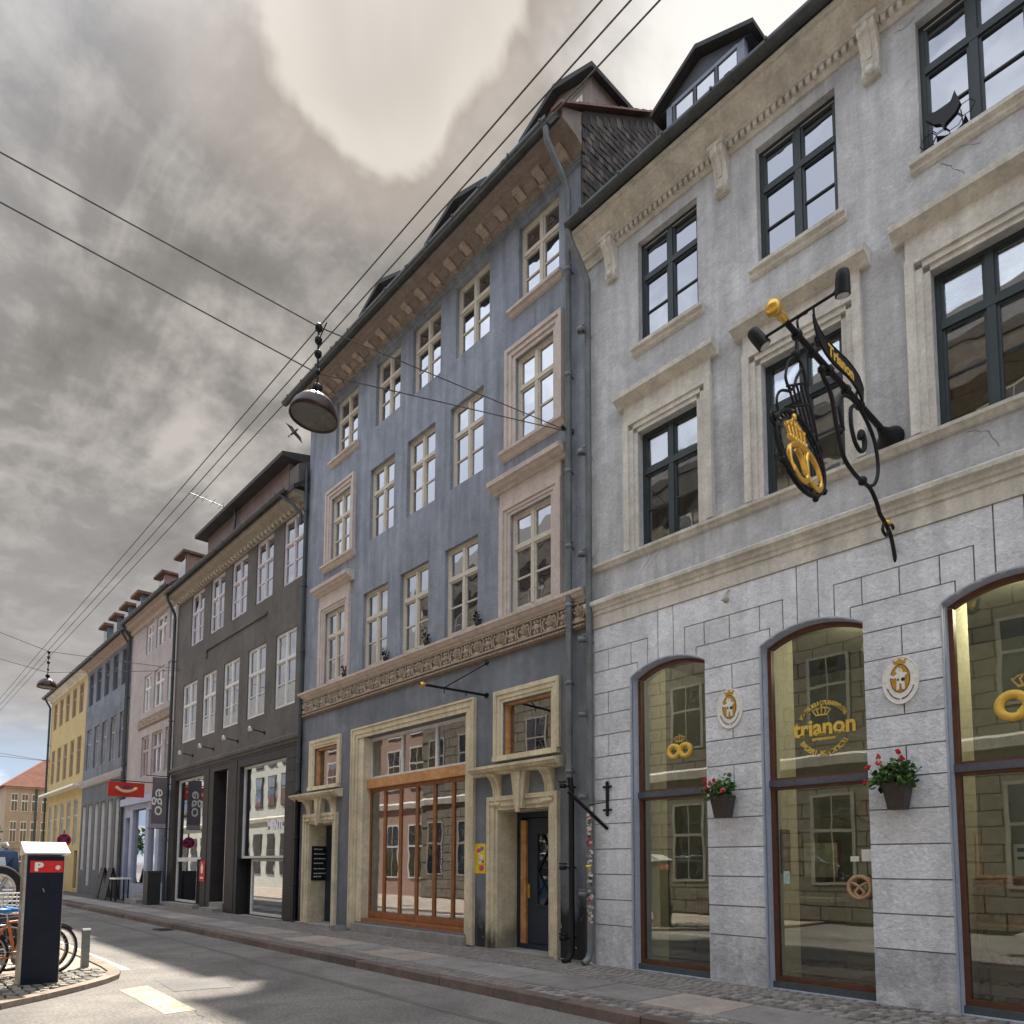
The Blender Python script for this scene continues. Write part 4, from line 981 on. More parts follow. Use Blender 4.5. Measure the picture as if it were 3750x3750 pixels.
# ------------------------------------------------------------------ the slate house and the yellow house
st = bld('slate_house', 'weathered slate-blue house with a row of small dormers and dark window frames', (-39.1, 0, 0))
SX0, SX1 = -43.35, -35.0
m = MB(); ops = []; s0 = (SX1-SX0-.3)/5.
for za, zb in ((9.85, 11.55), (6.45, 8.58)): ops += [(SX0+.42+k*s0, SX0+.42+k*s0+.95, za, zb) for k in range(5)]
wall(m, SX0, SX1, 5.6, 12.0, ops, 0, .14); m.box(SX0, SX0+.02, .14, 9, .1, 12).box(SX1-.02, SX1, .14, 9, .1, 12).box(SX0, SX1, 8.98, 9, .1, 12)
m.build('wall', slate_pl, st)
for (a, b_, za, zb) in ops: window(st, a, b_, za, zb, .08, wfr_d if zb > 9 else M('window_grey', (.3, .3, .3), .6), g_up if zb > 9 else g_far, .06, .07, .64, .07, (1,), 1)
MB().prism([(0, 5.5), (-.1, 5.55), (-.18, 5.75), (-.2, 5.85), (0, 5.95)], SX0, SX1, 'x').build('string_course', M('slate_trim', (.36, .36, .37), .85, .1, 3), st)
m = MB(); l5 = []
for k in range(6): l5.append((SX0+.3+k*1.32, SX0+.3+k*1.32+.8, .5 if k % 2 else 1.3, 4.6))
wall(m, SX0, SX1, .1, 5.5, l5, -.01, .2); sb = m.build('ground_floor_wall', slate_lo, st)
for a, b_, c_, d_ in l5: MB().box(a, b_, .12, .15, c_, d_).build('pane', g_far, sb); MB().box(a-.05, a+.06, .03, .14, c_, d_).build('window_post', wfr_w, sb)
MB().prism([(.0, 11.7), (-.08, 11.72), (-.1, 11.85), (-.36, 11.92), (-.4, 12.0), (.2, 12.1)], SX0, SX1, 'x').build('cornice', MATS['mauve_cornice'], st)
gutter(st, lead, SX0, SX1+.05, -.46, 12.06, .09); roof(st, roof_m, SX0, SX1, -.42, 12.04, 4.6, 15.8, 9.2)
for k in range(4):
    x = SX0+.9+k*2.05
    d_ = MB().box(x-.45, x+.45, .55, 2.6, 12.4, 14.15).build('dormer', M('dormer_blue', (.13, .17, .19), .8, .15, 2), st)
    MB().box(x-.62, x+.62, .3, 2.9, 14.15, 14.28).build('dormer_roof', roof_brn, d_); MB().box(x-.34, x+.34, .51, .55, 13.0, 14.05).build('pane', g_up, d_)
downpipe(st, pipe_d, [(SX1-.08, -.46, 12.0), (SX1-.1, -.12, 11.5), (SX1-.1, -.12, .2)], .055, (9, 6, 3))
yl = bld('yellow_house', 'ochre yellow house with a white awning band, last of the row', (-48.2, 0, 0))
YX0, YX1 = -53.2, -43.4
m = MB(); ops = []; s0 = (YX1-YX0-.9)/5.
for za, zb in ((9.85, 11.5), (6.45, 8.55), (2.6, 5.1)): ops += [(YX0+.85+k*s0, YX0+.85+k*s0+.98, za, zb) for k in range(5)]
wall(m, YX0, YX1, .1, 12.0, ops+[(-44.6, -43.8, .3, 2.3)], 0, .12); m.box(YX0, YX0+.02, .12, 9, .1, 12).box(YX1-.02, YX1, .12, 9, .1, 12).box(YX0, YX1, 8.98, 9, .1, 12)
m.build('wall', yellow, yl)
for (a, b_, za, zb) in ops: window(yl, a, b_, za, zb, .05, M('window_brown', (.28, .2, .14), .6) if zb > 6 else M('window_grey2', (.42, .42, .40), .6), g_far, .06, .07, .64, .07, (1,), 1)
MB().box(-44.6, -43.8, .1, .14, .3, 2.3).build('door', wfr_d, yl)
MB().prism([(.0, 5.7), (-.45, 5.72), (-.45, 5.82), (.0, 5.95)], YX0, YX1, 'x').build('canopy', enamel, yl)
MB().prism([(.0, 11.7), (-.08, 11.72), (-.1, 11.85), (-.36, 11.92), (-.4, 12.0), (.2, 12.1)], YX0, YX1, 'x').build('cornice', cream, yl)
gutter(yl, lead, YX0-.3, YX1, -.46, 12.06, .09); roof(yl, roof_m, YX0-.3, YX1, -.42, 12.04, 4.6, 15.6, 9.2)
downpipe(yl, pipe_d, [(YX0+.25, -.46, 12.0), (YX0+.22, -.12, 11.4), (YX0+.22, -.12, .2)], .06, (9, 6, 3))
# far house with the red roof, turned to close the street
fh = thing('brick_house', 'far pale brick house with red hipped roof closing the street', 'building', (-64, 0, 0), rotz=0)
fb = M('far_brick', (.36, .285, .215), .9, .12, 1, .2, 20)
m = MB(); FX = -62.
rows = [(5.3, 6.6), (3.1, 4.6), (.9, 2.3)]
fy = [-.75+k*.62 for k in range(7)]
m.quad((FX, -1.05, 0), (FX, -1.05, 7.1), (FX, 9, 7.1), (FX, 9, 0)); m.box(-80, FX-.01, -1.05, 9, 0, 7.1); m.box(FX-.01, FX+.06, -1.05, 9, 2.65, 2.75).box(FX-.01, FX+.12, -1.15, 9, 6.95, 7.12)
m.build('wall', fb, fh)
for za, zb in rows:
    for k, y in enumerate(fy):
        w_ = MB().box(FX-.0, FX+.05, y, y+.40, za, zb).build('window', wfr_w, fh)
        for a in (0, 1):
            for q in (0, 1): MB().box(FX+.02, FX+.056, y+.03+a*.185, y+.03+a*.185+.155, za+.04+q*(zb-za)*.6, za+(zb-za)*(.56 if q == 0 else .96)).build('pane', g_dim, w_)
MB().add([(FX+.3, -1.35, 7.1), (FX+.3, 9, 7.1), (-80, 9, 7.1), (-80, -1.35, 7.1), (FX-4, 4.2, 11.6), (-76, 4.2, 11.6)], [(0, 1, 4), (1, 2, 5, 4), (2, 3, 5), (3, 0, 4, 5), (0, 3, 2, 1)]).build('roof', roof_red, fh)
MB().tube([(FX+.1, .75, 7), (FX+.1, .75, .1)], .07, 6).build('downpipe', pipe_d, fh)
ph = bld('pale_house', 'small pale house far down the street behind the tree', (-95, -2, 0))
MB().box(-108, -95, -5.5, 3.0, 0, 5.8).build('wall', M('far_pale', (.55, .52, .48), .9, .1, 1), ph)
MB().prism([(-5.8, 5.7), (3.2, 5.7), (-1.2, 8.4)], -108.3, -94.7, 'x').build('roof', roof_brn, ph)
for k in range(5): MB().box(-94.99, -94.94, -4.8+k*1.5, -3.9+k*1.5, 2.6, 4.4).build('window', g_far, ph)
# ------------------------------------------------------------------ the opposite side of the street (seen in the windows)
def opposite(name, label, x0, x1, y, h, wm, fm, n, rows, rust=False):
    b = bld(name, label, ((x0+x1)/2, y, 0)); m = MB()
    m.box(x0, x1, y-9, y, 0, h); m.build('wall', wm, b)
    if rust:
        s = MB(); z = .1; r = 0
        while z < h-.6:
            x = x0+(r % 2)*.45
            while x < x1-.05:
                xe = min(x+.9, x1)
                s.box(x+.015, xe-.015, y+.001, y+.035, z+.015, z+.40); x += .9
            z += .415; r += 1
        tag(s.build('stone_blocks', wm, b), kind='stuff')
    s0 = (x1-x0)/n
    for za, zb in rows:
        for k in range(n):
            c = x0+s0*(k+.5)
            f = MB().box(c-.62, c+.62, y-.02, y+.06, za-.08, zb+.08).build('window', fm, b)
            for a in (0, 1):
                for q in (0, 1): MB().box(c-.52+a*.54, c-.02+a*.54, y+.055, y+.064, za+q*(zb-za)*.62, za+(zb-za)*(.58 if q == 0 else 1)).build('pane', g_far, f)
    MB().prism([(y+.5, h), (y+.5, h+.25), (y-4, h+4.2), (y-9.3, h+.2), (y-9.3, h)], x0-.2, x1+.2, 'x').build('roof', roof_m, b)
    MB().prism([(y, h-.5), (y+.12, h-.5), (y+.4, h-.1), (y+.4, h), (y, h)], x0, x1, 'x').build('cornice', cream, b)
    MB().prism([(y, 4.5), (y+.12, 4.5), (y+.16, 4.75), (y, 4.85)], x0, x1, 'x').build('string_course', cream, b)
    return b
opposite('sandstone_house', 'sandstone coloured rusticated house across the street behind the camera', -29.2, 16, -11.4, 14.6, M('sandstone', (.20, .178, .145), .9, .15, 1, .3, 30, grime=.2), M('beige_frame', (.34, .32, .28), .6), 19, ((1.2, 3.6), (5.6, 7.6), (8.6, 10.4), (11.6, 13.2)), True)
opposite('pink_house', 'pink plastered corner house across the street', -42, -29.3, -11.9, 12.0, M('pink_plaster', (.40, .275, .225), .9, .10, .8, .2, 30), wfr_w, 6, ((1.0, 3.6), (5.6, 7.6), (8.4, 10.0)))
opposite('white_house', 'white plastered house across the street beyond the pink one', -68, -42.1, -11.9, 12.0, M('white_plaster', (.60, .62, .58), .9, .10, .8, .2, 30), wfr_d, 12, ((1.0, 3.6), (5.6, 7.6), (8.4, 10.0)))

crk = M('crack', (.10, .095, .09), .95)
def crack(b, pts):
    P = []
    for a, c_ in zip(pts, pts[1:]):
        for t in range(5): q = Vector(a).lerp(Vector(c_), t/5); P.append((q.x+random.uniform(-.015, .015), -.001, q.y+random.uniform(-.015, .015)))
    MB().tube(P, [random.uniform(.0012, .0034) for _ in P], 4).build('crack', crk, b)
for pts in (((-2.35, 9.55), (-2.2, 9.60), (-2.05, 9.50), (-1.9, 9.42)), ((-2.32, 9.50), (-2.18, 9.32), (-2.1, 9.2)), ((-2.2, 6.3), (-2.0, 6.2), (-1.9, 5.95)), ((-6.2, 6.3), (-6.5, 6.05)), ((-6.3, 6.32), (-6.62, 6.02)), ((-2.75, 11.5), (-2.62, 11.44), (-2.5, 11.5))): crack(bk, pts)
for pts in (((-11.0, 12.0), (-10.8, 11.85), (-10.55, 11.75)), ((-14.3, 11.95), (-14.0, 11.8), (-13.8, 11.55)), ((-12.95, 9.15), (-12.7, 8.85), (-12.35, 8.6), (-12.2, 8.7)), ((-14.3, 8.9), (-14.45, 8.5)), ((-7.8, 7.6), (-7.7, 7.3))): crack(bl, pts)
# ------------------------------------------------------------------ wrought-iron baker's sign, standing out from the wall
X = -2.96
hs = thing('hanging_sign', "wrought iron baker's sign with gilded pretzel medallion on the bakery house", 'hanging sign', (X, -.02, 5.06))
def yz(pts, dx=0.): return [(X+dx, y, z) for y, z in pts]
def spline(P, n=6, closed=False):
    P = [Vector(p) for p in P]; out = []; k = len(P)
    for i in range(k if closed else k-1):
        g = lambda j: P[j % k] if closed else P[min(max(j, 0), k-1)]
        p0, p1, p2, p3 = g(i-1), g(i), g(i+1), g(i+2)
        for t in range(n):
            u = t/n; out.append(.5*((2*p1)+(p2-p0)*u+(2*p0-5*p1+4*p2-p3)*u*u+(3*p1-p0-3*p2+p3)*u**3))
    return out if closed else out+[P[-1]]
m = MB().tube(yz([(-2.50, 6.655), (-.31, 6.56)]), [.028, .035], 8)
for y in (-2.27, -1.95, -1.6, -1.2, -.86): m.lathe([(.03, -.03), (.05, -.02), (.05, .02), (.03, .03)], (X, y, 6.645+(y+2.4)*-.045), 10, 'y')
m.lathe([(.032, -.33), (.05, -.25), (.09, -.12), (.15, -.02), (.15, .0), (.0, .0)], (X, -.005, 6.545), 16, 'y')
m.build('arm', black_m, hs)
m = MB().lathe([(.0, -.08), (.05, -.07), (.07, -.035), (.074, .0), (.06, .03), (.035, .055), (.03, .10), (.042, .14), (.03, .20), (.028, .24)], (X, -2.70, 6.665), 14, 'y')
m.build('gilded_knob', gold, hs)
m = MB()
m.tube(spline(yz([(-1.76, 6.52), (-1.70, 6.46), (-1.62, 6.42), (-1.54, 6.32), (-1.45, 6.05), (-1.31, 5.82), (-1.10, 5.74), (-.89, 5.72), (-.66, 5.72), (-.50, 5.62), (-.42, 5.52), (-.30, 5.47), (-.12, 5.35), (.0, 5.06)])), .022, 7)
m.tube(spline(yz([(-1.30, 6.10), (-1.38, 6.33), (-1.26, 6.50), (-1.02, 6.56), (-.75, 6.50), (-.50, 6.33), (-.42, 6.05), (-.52, 5.83), (-.72, 5.72)])), .020, 7)
m.tube(spline(yz([(-1.02, 6.50), (-1.10, 6.42), (-1.10, 6.24), (-1.02, 6.10), (-.90, 6.05), (-.80, 6.10), (-.77, 6.2), (-.82, 6.28), (-.88, 6.26), (-.88, 6.2)])), [.022]*30+[.028]*24+[.03], 7)
m.ball((X, -1.77, 6.54), .04, 8).ball((X, -.86, 6.23), .045, 8).ball((X, -.86, 5.73), .05, 8).ball((X, -1.38, 6.06), .034, 8)
m.tube(spline(yz([(-.30, 5.47), (-.36, 5.36), (-.26, 5.32), (-.2, 5.40)])), .018, 6).tube(spline(yz([(-.22, 5.45), (-.08, 5.50), (-.02, 5.44)])), .018, 6)
m.build('scroll_bracket', black_m, hs)
MB().ball((X, -.20, 5.49), .035, 8).build('gilded_bud', gold, hs)
# pendant: harp frame and oval medallion
U, Vv = Vector((0, .45, .035)), Vector((0, -.14, .335)); CC = Vector((X, -2.26, 5.465))
el = lambda t, s=1.: CC+(U*cos(t)+Vv*sin(t))*s
m = MB().tube([el(2*pi*t/36) for t in range(36)], .024, 7, closed=True).tube([el(2*pi*t/36, .84) for t in range(36)], .013, 6, closed=True)
for t in range(26):
    a = 2*pi*t/26; m.tube([el(a, .84), el(a+.1, .97)], .012, 5)
for t in (0.9, 2.6, 3.6, 5.6, 5.0): m.ball(tuple(el(t, 1.06)), .035, 6)
for s in (-1, 1):
    m.tube(spline([el(pi/2-s*1.25, 1.02), el(pi/2-s*1.2, 1.18), el(pi/2-s*1.02, 1.2), el(pi/2-s*1.05, 1.1)]), .015, 6)
    m.tube(spline([el(-pi/2+s*.25, .80), el(-pi/2+s*.38, .66), el(-pi/2+s*.1, .62), el(-pi/2+s*.12, .72)]), .014, 6)
m.build('medallion_ring', black_m, hs)
m = MB()
m.tube(yz([(-2.27, 6.62), (-2.29, 6.42)]), .018, 6).ball((X, -2.31, 6.42), .045, 8)
m.tube(spline(yz([(-2.31, 6.40), (-2.45, 6.28), (-2.52, 6.10), (-2.44, 6.02), (-2.36, 6.08), (-2.30, 6.2), (-2.18, 6.34), (-2.12, 6.28), (-2.10, 6.12)])), .014, 6)
m.tube(spline(yz([(-2.31, 6.40), (-2.20, 6.38), (-2.13, 6.26), (-2.05, 6.05), (-1.97, 5.90), (-1.90, 5.73)])), .014, 6)
for k in range(5): m.tube(yz([(-2.46+k*.078, 6.03+k*.045), (-2.24+k*.078, 5.70+k*.028)]), .011, 5)
m.tube(yz([(-2.50, 6.02), (-2.14, 6.22)]), .012, 5).tube(yz([(-2.42, 5.86), (-2.04, 6.05)]), .012, 5)
m.tube(spline(yz([(-2.44, 6.0), (-2.62, 5.92), (-2.70, 5.80), (-2.66, 5.68)])), .013, 6)
m.build('harp_frame', black_m, hs)
m = MB()
e1, e2 = U.normalized(), Vv.normalized()
PC = CC-e2*.10+e1*.03
pz = lambda a, b_: PC+e1*a+e2*b_
m.tube(spline([pz(.05, .16), pz(-.10, .17), pz(-.25, .10), pz(-.29, -.04), pz(-.20, -.16), pz(-.06, -.16), pz(.02, -.06), pz(.05, .06), pz(.11, .14)], 6), [.024]*20+[.034]*14+[.028]*15, 8)
m.tube(spline([pz(-.0, .17), pz(.14, .17), pz(.27, .08), pz(.30, -.06), pz(.20, -.17), pz(.07, -.16), pz(.0, -.06), pz(-.04, .06), pz(-.10, .13)], 6), [.024]*20+[.034]*14+[.028]*15, 8)
m.build('pretzel', gold, hs)
m = MB(); LC = CC+e2*.17-e1*.02      # crown with orb above the pretzel
for k in range(7): m.ball(tuple(LC+e1*(-.15+.05*k)+e2*(-.06)), .03, 6)
for k in range(5):
    a = -.14+.07*k; h = .08+.05*(1-abs(a)/.14); m.tube([LC+e1*a-e2*.05, LC+e1*(a*1.15)+e2*h*.6, LC+e1*(a*.5)+e2*(h+.02)], .018, 6); m.ball(tuple(LC+e1*(a*1.15)+e2*h*.6), .026, 6)
m.ball(tuple(LC+e2*.15), .04, 8)
m.build('crown', gold, hs)
# swallow-tailed name band over the arm
m = MB(); top = spline(yz([(-1.98, 7.06), (-1.95, 6.94), (-1.80, 6.87), (-1.55, 6.86), (-1.2, 6.88), (-.95, 6.84), (-.84, 6.74)])); bot = spline(yz([(-1.99, 6.98), (-1.94, 6.83), (-1.80, 6.72), (-1.55, 6.68), (-1.2, 6.70), (-.98, 6.66), (-.86, 6.58)]))
n = len(top)
for d in (0, .012): m.add([(p[0]+.03+d, p[1], p[2]) for p in top]+[(p[0]+.03+d, p[1], p[2]) for p in bot], [(i, i+1, n+i+1, n+i) for i in range(n-1)])
m.tube([(p[0]+.036, p[1], p[2]) for p in top], .012, 5).tube([(p[0]+.036, p[1], p[2]) for p in bot], .012, 5)
m.tube(yz([(-1.9, 6.64), (-1.88, 6.82)]), .014, 6).tube(yz([(-.95, 6.6), (-.93, 6.7)]), .014, 6)
band = m.build('name_band', black_m, hs)
V, F_ = text_mesh('Trianon', .20, .002, .007)
def on_band(v):
    y = -1.40+v[0]*.93; z = 6.715+v[1]*.8+.0*v[0]; return (X+.046+v[2], y, z)
MB().add([on_band(v) for v in V], F_).build('lettering', gold_flat, band)
# spotlights
m = MB().tube([(-3.22, -2.43, 6.665), (-2.50, -2.43, 6.70)], .014, 6).tube(spline([(X, -2.2, 6.65), (X, -2.25, 6.80), (X, -2.05, 6.98)]), .012, 6).build('lamp_bar', black_m, hs)
for x, d in ((-3.27, Vector((.45, .35, -.8))), (-2.46, Vector((-.10, .20, -1)))):
    d.normalize(); c_ = Vector((x, -2.43, 6.70 if x < -3 else 6.76)); m = MB()
    m.tube([c_-d*.10, c_-d*.08, c_-d*.02, c_+d*.11], [.042, .056, .062, .066], 12).tube([c_-d*.02, Vector((x+(.07 if x < -3 else -.07), -2.43, 6.67 if x < -3 else 6.70))], .018, 6)
    sp_ = m.build('spotlight', black_m, hs)
    MB().tube([c_+d*.108, c_+d*.116], .052, 12).build('lens', M('lamp_lens', (.55, .56, .56), .15, .1, 6, spec=.8), sp_)

# ------------------------------------------------------------------ oval enamel plaques
def disc(cx_, cz_, a, b_, y, th, n=32, inner=None):
    P = [(cx_+a*cos(2*pi*t/n), cz_+b_*sin(2*pi*t/n)) for t in range(n)]
    return MB().prism(P, y-th, y, 'y')
def emblem(pq, cx_, cz_, s, y):
    """upright bear holding a shield, white on the ochre field"""
    O = lambda u, v: (cx_+u*s, cz_+v*s)
    m = MB(); b_ = y-.006
    m.prism([O(-.20, -.62), (O(-.06, -.62)), O(-.04, -.30), O(.06, -.30), O(.10, -.62), O(.24, -.62), O(.22, -.15), O(.26, .12), O(.34, .16), O(.36, .24), O(.24, .30), O(.14, .28), O(.16, .38), O(.10, .50), O(.04, .56), O(-.06, .56), O(-.10, .62), O(-.14, .54), O(-.22, .44), O(-.20, .36), O(-.12, .30), O(-.30, .16), O(-.46, .24), O(-.54, .20), O(-.48, .08), O(-.30, .02), O(-.18, .06), O(-.16, -.12)], b_, y, 'y')
    bear = m.build('bear', enamel, pq)
    MB().prism([O(.10, .02), O(.26, .0), O(.24, -.14), O(.14, -.20), O(.06, -.12)], b_-.002, b_-.0005, 'y').prism([O(-.03, .44), O(.03, .44), O(.03, .48), O(-.03, .48)], b_-.002, b_-.0005, 'y').prism([O(-.14, -.05), O(-.06, .04), O(-.04, -.12), O(-.12, -.14)], b_-.002, b_-.0005, 'y').build('shield', M('enamel_black', (.02, .02, .03), .4), bear)
for i, (cx_, cz_) in enumerate(((-5.08, 3.735), (-2.95, 3.715))):
    pq = thing('wall_plaque', 'oval white enamel plaque with gold bear emblem above the %s geraniums' % ('compact', 'bushy trailing')[i], 'plaque', (cx_, -.03, cz_-.28), 'oval plaques on the bakery piers')
    m = disc(cx_, cz_, .19, .27, -.028, .02); m.tube([(cx_+.186*cos(2*pi*t/36), -.046, cz_+.265*sin(2*pi*t/36)) for t in range(36)], .008, 5, closed=True)
    for a in (0, pi): m.ball((cx_+.16*cos(a), -.05, cz_), .009, 6)
    m.build('enamel_oval', enamel, pq)
    disc(cx_, cz_+.02, .098, .155, -.0485, .004).build('gold_field', ochre_flat, pq)
    MB().tube([(cx_+.10*cos(2*pi*t/36), -.052, cz_+.02+.157*sin(2*pi*t/36)) for t in range(36)], .004, 4, closed=True).build('rim', MATS['black_iron'], pq)
    emblem(pq, cx_, cz_+.02, .205, -.0535)
    m = MB(); zc = cz_+.185
    m.prism([(cx_-.055, zc), (cx_+.055, zc), (cx_+.075, zc+.055), (cx_+.035, zc+.03), (cx_, zc+.065), (cx_-.035, zc+.03), (cx_-.075, zc+.055)], -.056, -.049, 'y'); m.build('crown', ochre_flat, pq)
    m = MB()                                # rows of tiny illegible letters along the lower rim
    for k in range(23):
        if k == 11: continue
        a = radians(205+k*5.9); px, pz_ = cx_+.148*cos(a), cz_+.01+.222*sin(a); w, h = random.uniform(.004, .007), .010
        m.prism([(px-w, pz_-h), (px+w, pz_-h*.6), (px+w*.6, pz_+h), (px-w, pz_+h*.7)], -.051, -.0485, 'y')
    m.build('lettering', MATS['enamel_black'], pq)

# ------------------------------------------------------------------ flower pots on the piers
leafs = [M('leaf_green', (.055, .13, .03), .55, .3, 9), M('leaf_light', (.11, .21, .05), .55, .3, 9), M('leaf_dark', (.03, .075, .02), .6, .3, 9)]
petal = M('geranium_red', (.55, .03, .035), .6, .2, 20); petal2 = M('geranium_pink', (.62, .10, .10), .6, .2, 20)
def foliage(m, c_, rx, ry, rz, n, s0, mats=3, keep=None):
    for k in range(n):
        while True:
            p = Vector((random.uniform(-1, 1), random.uniform(-1, 1), random.uniform(-1, 1)))
            if .35 < p.length < 1: break
        p = Vector((c_[0]+p.x*rx, c_[1]+p.y*ry, c_[2]+p.z*rz))
        if keep and not keep(p): continue
        q = Euler((random.uniform(-1.2, 1.2), random.uniform(-1.2, 1.2), random.uniform(0, 6.28))).to_matrix(); s = s0*random.uniform(.6, 1.35)
        P = [(0, -1, 0), (.7, -.6, .12), (.9, .2, .2), (.35, .9, .1), (-.35, .9, .1), (-.9, .2, .2), (-.7, -.6, .12)]
        m.add([p+q@(Vector(v)*s) for v in P]+[p], [(i, (i+1) % 7, 7) for i in range(7)], random.choice(range(mats)))
for i, (cx_, w0, w1, zb, zt, nl, fl) in enumerate(((-5.13, .085, .125, 2.27, 2.56, 120, ((-.24, .06, .22, 0), (-.12, .12, .17, 1), (-.05, .14, .19, 0), (.10, .16, .05, 1), (-.20, .1, .10, 0))),
                                                  (-2.98, .082, .125, 2.26, 2.55, 190, ((-.30, .05, .20, 0), (-.15, .12, .30, 1), (-.13, .16, .22, 1), (.12, .16, .26, 0), (-.31, .08, .03, 0), (.04, .05, .34, 0))))):
    pt = thing('flower_pot', ('brown wall pot of compact red geraniums on the pier left of the glass door', 'brown wall pot of bushy trailing geraniums right of the glass door')[i], 'flower pot', (cx_, -.16, zb), 'geranium pots on the bakery piers')
    m = MB(); yb = -.17
    m.add([(cx_-w0, yb-w0, zb), (cx_+w0, yb-w0, zb), (cx_+w0, yb+w0*.9, zb), (cx_-w0, yb+w0*.9, zb), (cx_-w1, yb-w1, zt), (cx_+w1, yb-w1, zt), (cx_+w1, yb+w1*.9, zt), (cx_-w1, yb+w1*.9, zt), (cx_-w1+.02, yb-w1+.02, zt), (cx_+w1-.02, yb-w1+.02, zt), (cx_+w1-.02, yb+w1*.7, zt), (cx_-w1+.02, yb+w1*.7, zt), (cx_-w1+.02, yb-w1+.02, zt-.05), (cx_+w1-.02, yb-w1+.02, zt-.05), (cx_+w1-.02, yb+w1*.7, zt-.05), (cx_-w1+.02, yb+w1*.7, zt-.05)],
          [(0, 3, 2, 1), (0, 1, 5, 4), (1, 2, 6, 5), (2, 3, 7, 6), (3, 0, 4, 7), (4, 5, 9, 8), (5, 6, 10, 9), (6, 7, 11, 10), (7, 4, 8, 11), (8, 9, 13, 12), (9, 10, 14, 13), (10, 11, 15, 14), (11, 8, 12, 15), (12, 13, 14, 15)])
    m.box(cx_-.05, cx_+.05, yb+w0*.8, -.02, zt-.12, zt-.06)
    m.build('pot', M('pot_brown', (.055, .042, .036), .55, .25, 8, .2, 60, spec=.4, streak=.25), pt)
    m = MB(); r = .21 if i == 0 else .25
    foliage(m, (cx_-.01, yb-.02, zt+.07), r, .15, .14+.03*i, nl, .030); foliage(m, (cx_-.05, yb-.05, zt+.02), r*1.12, .14, .12, nl//2, .028); foliage(m, (cx_+.02, yb, zt+.1), r*.7, .12, .2, nl//2, .026)
    for k in range(14):
        a = random.uniform(-1, 1)*r; m.tube([(cx_+a*.3, yb, zt-.02), (cx_+a*.8, yb-.05*random.random(), zt+.1), (cx_+a*1.1, yb-.08*random.random(), zt+.2*random.random()+.05)], .003, 4, 0)
    tag(m.build('foliage', leafs, pt), kind='stuff')
    for (u, v, w, c_) in fl:
        m = MB()
        for k in range(11):
            p = Vector((cx_+u*.95, yb-v, zt+w))+Vector((random.uniform(-1, 1), random.uniform(-1, 1), random.uniform(-1, 1)))*.022
            m.ball(tuple(p), .013, 5)
        m.tube([(cx_+u*.95, yb-v, zt+w), (cx_+u*.5, yb-.02, zt+.02)], .0025, 4, 1)
        m.build('flower', [(petal, petal2)[c_], leafs[0]], pt)

# ------------------------------------------------------------------ gilded lettering on the shop glass (parts of the windows)
def circ_text(m, txt, cx_, cz_, r, size, a0, a1, y, inside=False):
    n = len(txt)
    for i, ch in enumerate(txt):
        a = radians(a0+(a1-a0)*i/(n-1))
        if ch == ' ': continue
        V, F_ = text_mesh(ch, size, .001, .0035)
        th = a-pi/2 if not inside else a+pi/2
        m.add([(cx_+r*cos(a)+v[0]*cos(th)-(v[1]-size*.35)*sin(th), y+v[2], cz_+r*sin(a)+v[0]*sin(th)+(v[1]-size*.35)*cos(th)) for v in V], F_)
def pretzel_flat(m, cx_, cz_, s, y, r):
    for q in (-1, 1):
        m.tube([(cx_+q*s*.46+s*.42*cos(t*2*pi/24), y, cz_+s*.40*sin(t*2*pi/24)) for t in range(24)], r, 6, closed=True)
        m.tube(spline([(cx_-q*.26*s, y-.002*q, cz_+.28*s), (cx_-q*.05*s, y-.002*q, cz_+.10*s), (cx_+q*.08*s, y, cz_-.06*s), (cx_+q*.26*s, y, cz_-.28*s)]), r*.8, 6)
def crown_flat(m, cx_, cz_, s, y):
    m.prism([(cx_-.5*s, cz_), (cx_+.5*s, cz_), (cx_+.52*s, cz_+.12*s), (cx_-.52*s, cz_+.12*s)], y-.002, y+.002, 'y')
    for k in range(5):
        a = -.5+.25*k; m.tube([(cx_+a*s, y, cz_+.12*s), (cx_+a*1.45*s, y, cz_+.42*s), (cx_+a*.9*s, y, cz_+.62*s), (cx_, y, cz_+.68*s)], .05*s, 5); m.ball((cx_+a*1.45*s, y, cz_+.47*s), .07*s, 5)
    m.ball((cx_, y, cz_+.8*s), .09*s, 6)
YG = .178
for i in (0, 2, 3):
    w_, xa, xb, c_ = SHOP[i]; cx_ = {0: -6.035, 2: -1.82, 3: .30}[i]; s = .21 if i == 0 else .30
    m = MB(); pretzel_flat(m, cx_, 3.30, s, YG, .034*s/.21); m.build('pretzel_emblem', gold_flat, w_)
    m = MB(); crown_flat(m, cx_, 3.30+s*.62, s*.62, YG); m.build('crown_emblem', M('gold_thin', (.55, .38, .10), .5), w_)
w_, xa, xb, c_ = SHOP[1]; cx_, cz_ = -3.93, 3.345
V, F_ = text_mesh('trianon', .30, .002, .009)
x0_, x1_ = min(v[0] for v in V), max(v[0] for v in V); kx = .78/(x1_-x0_); m = MB().add([(cx_+(v[0]-(x0_+x1_)/2)*kx, YG-v[2]-.002, 3.265+v[1]*.95) for v in V], F_)
stems = sorted(v[0] for v in V if abs(v[1]) < .004)          # slab feet under every stem give the letters their serif look
last = -9
for u in stems:
    if u-last > .03: xx = cx_+(u+.012-(x0_+x1_)/2)*kx; m.box(xx-.026, xx+.026, YG-.004, YG, 3.262, 3.277)
    last = u
m.build('lettering', gold_flat, w_)
gth = M('gold_ring', (.66, .46, .10), .5)
m = MB(); circ_text(m, 'KONGELIG HOFLEVERANDØR', cx_, cz_, .315, .070, 150, 30, YG); tag(m.build('lettering', gth, w_), kind='stuff')
m = MB(); circ_text(m, 'BAGERI KONDITORI', cx_, cz_, .315, .085, 213, 327, YG, True)
tag(m.build('lettering', gth, w_), kind='stuff')
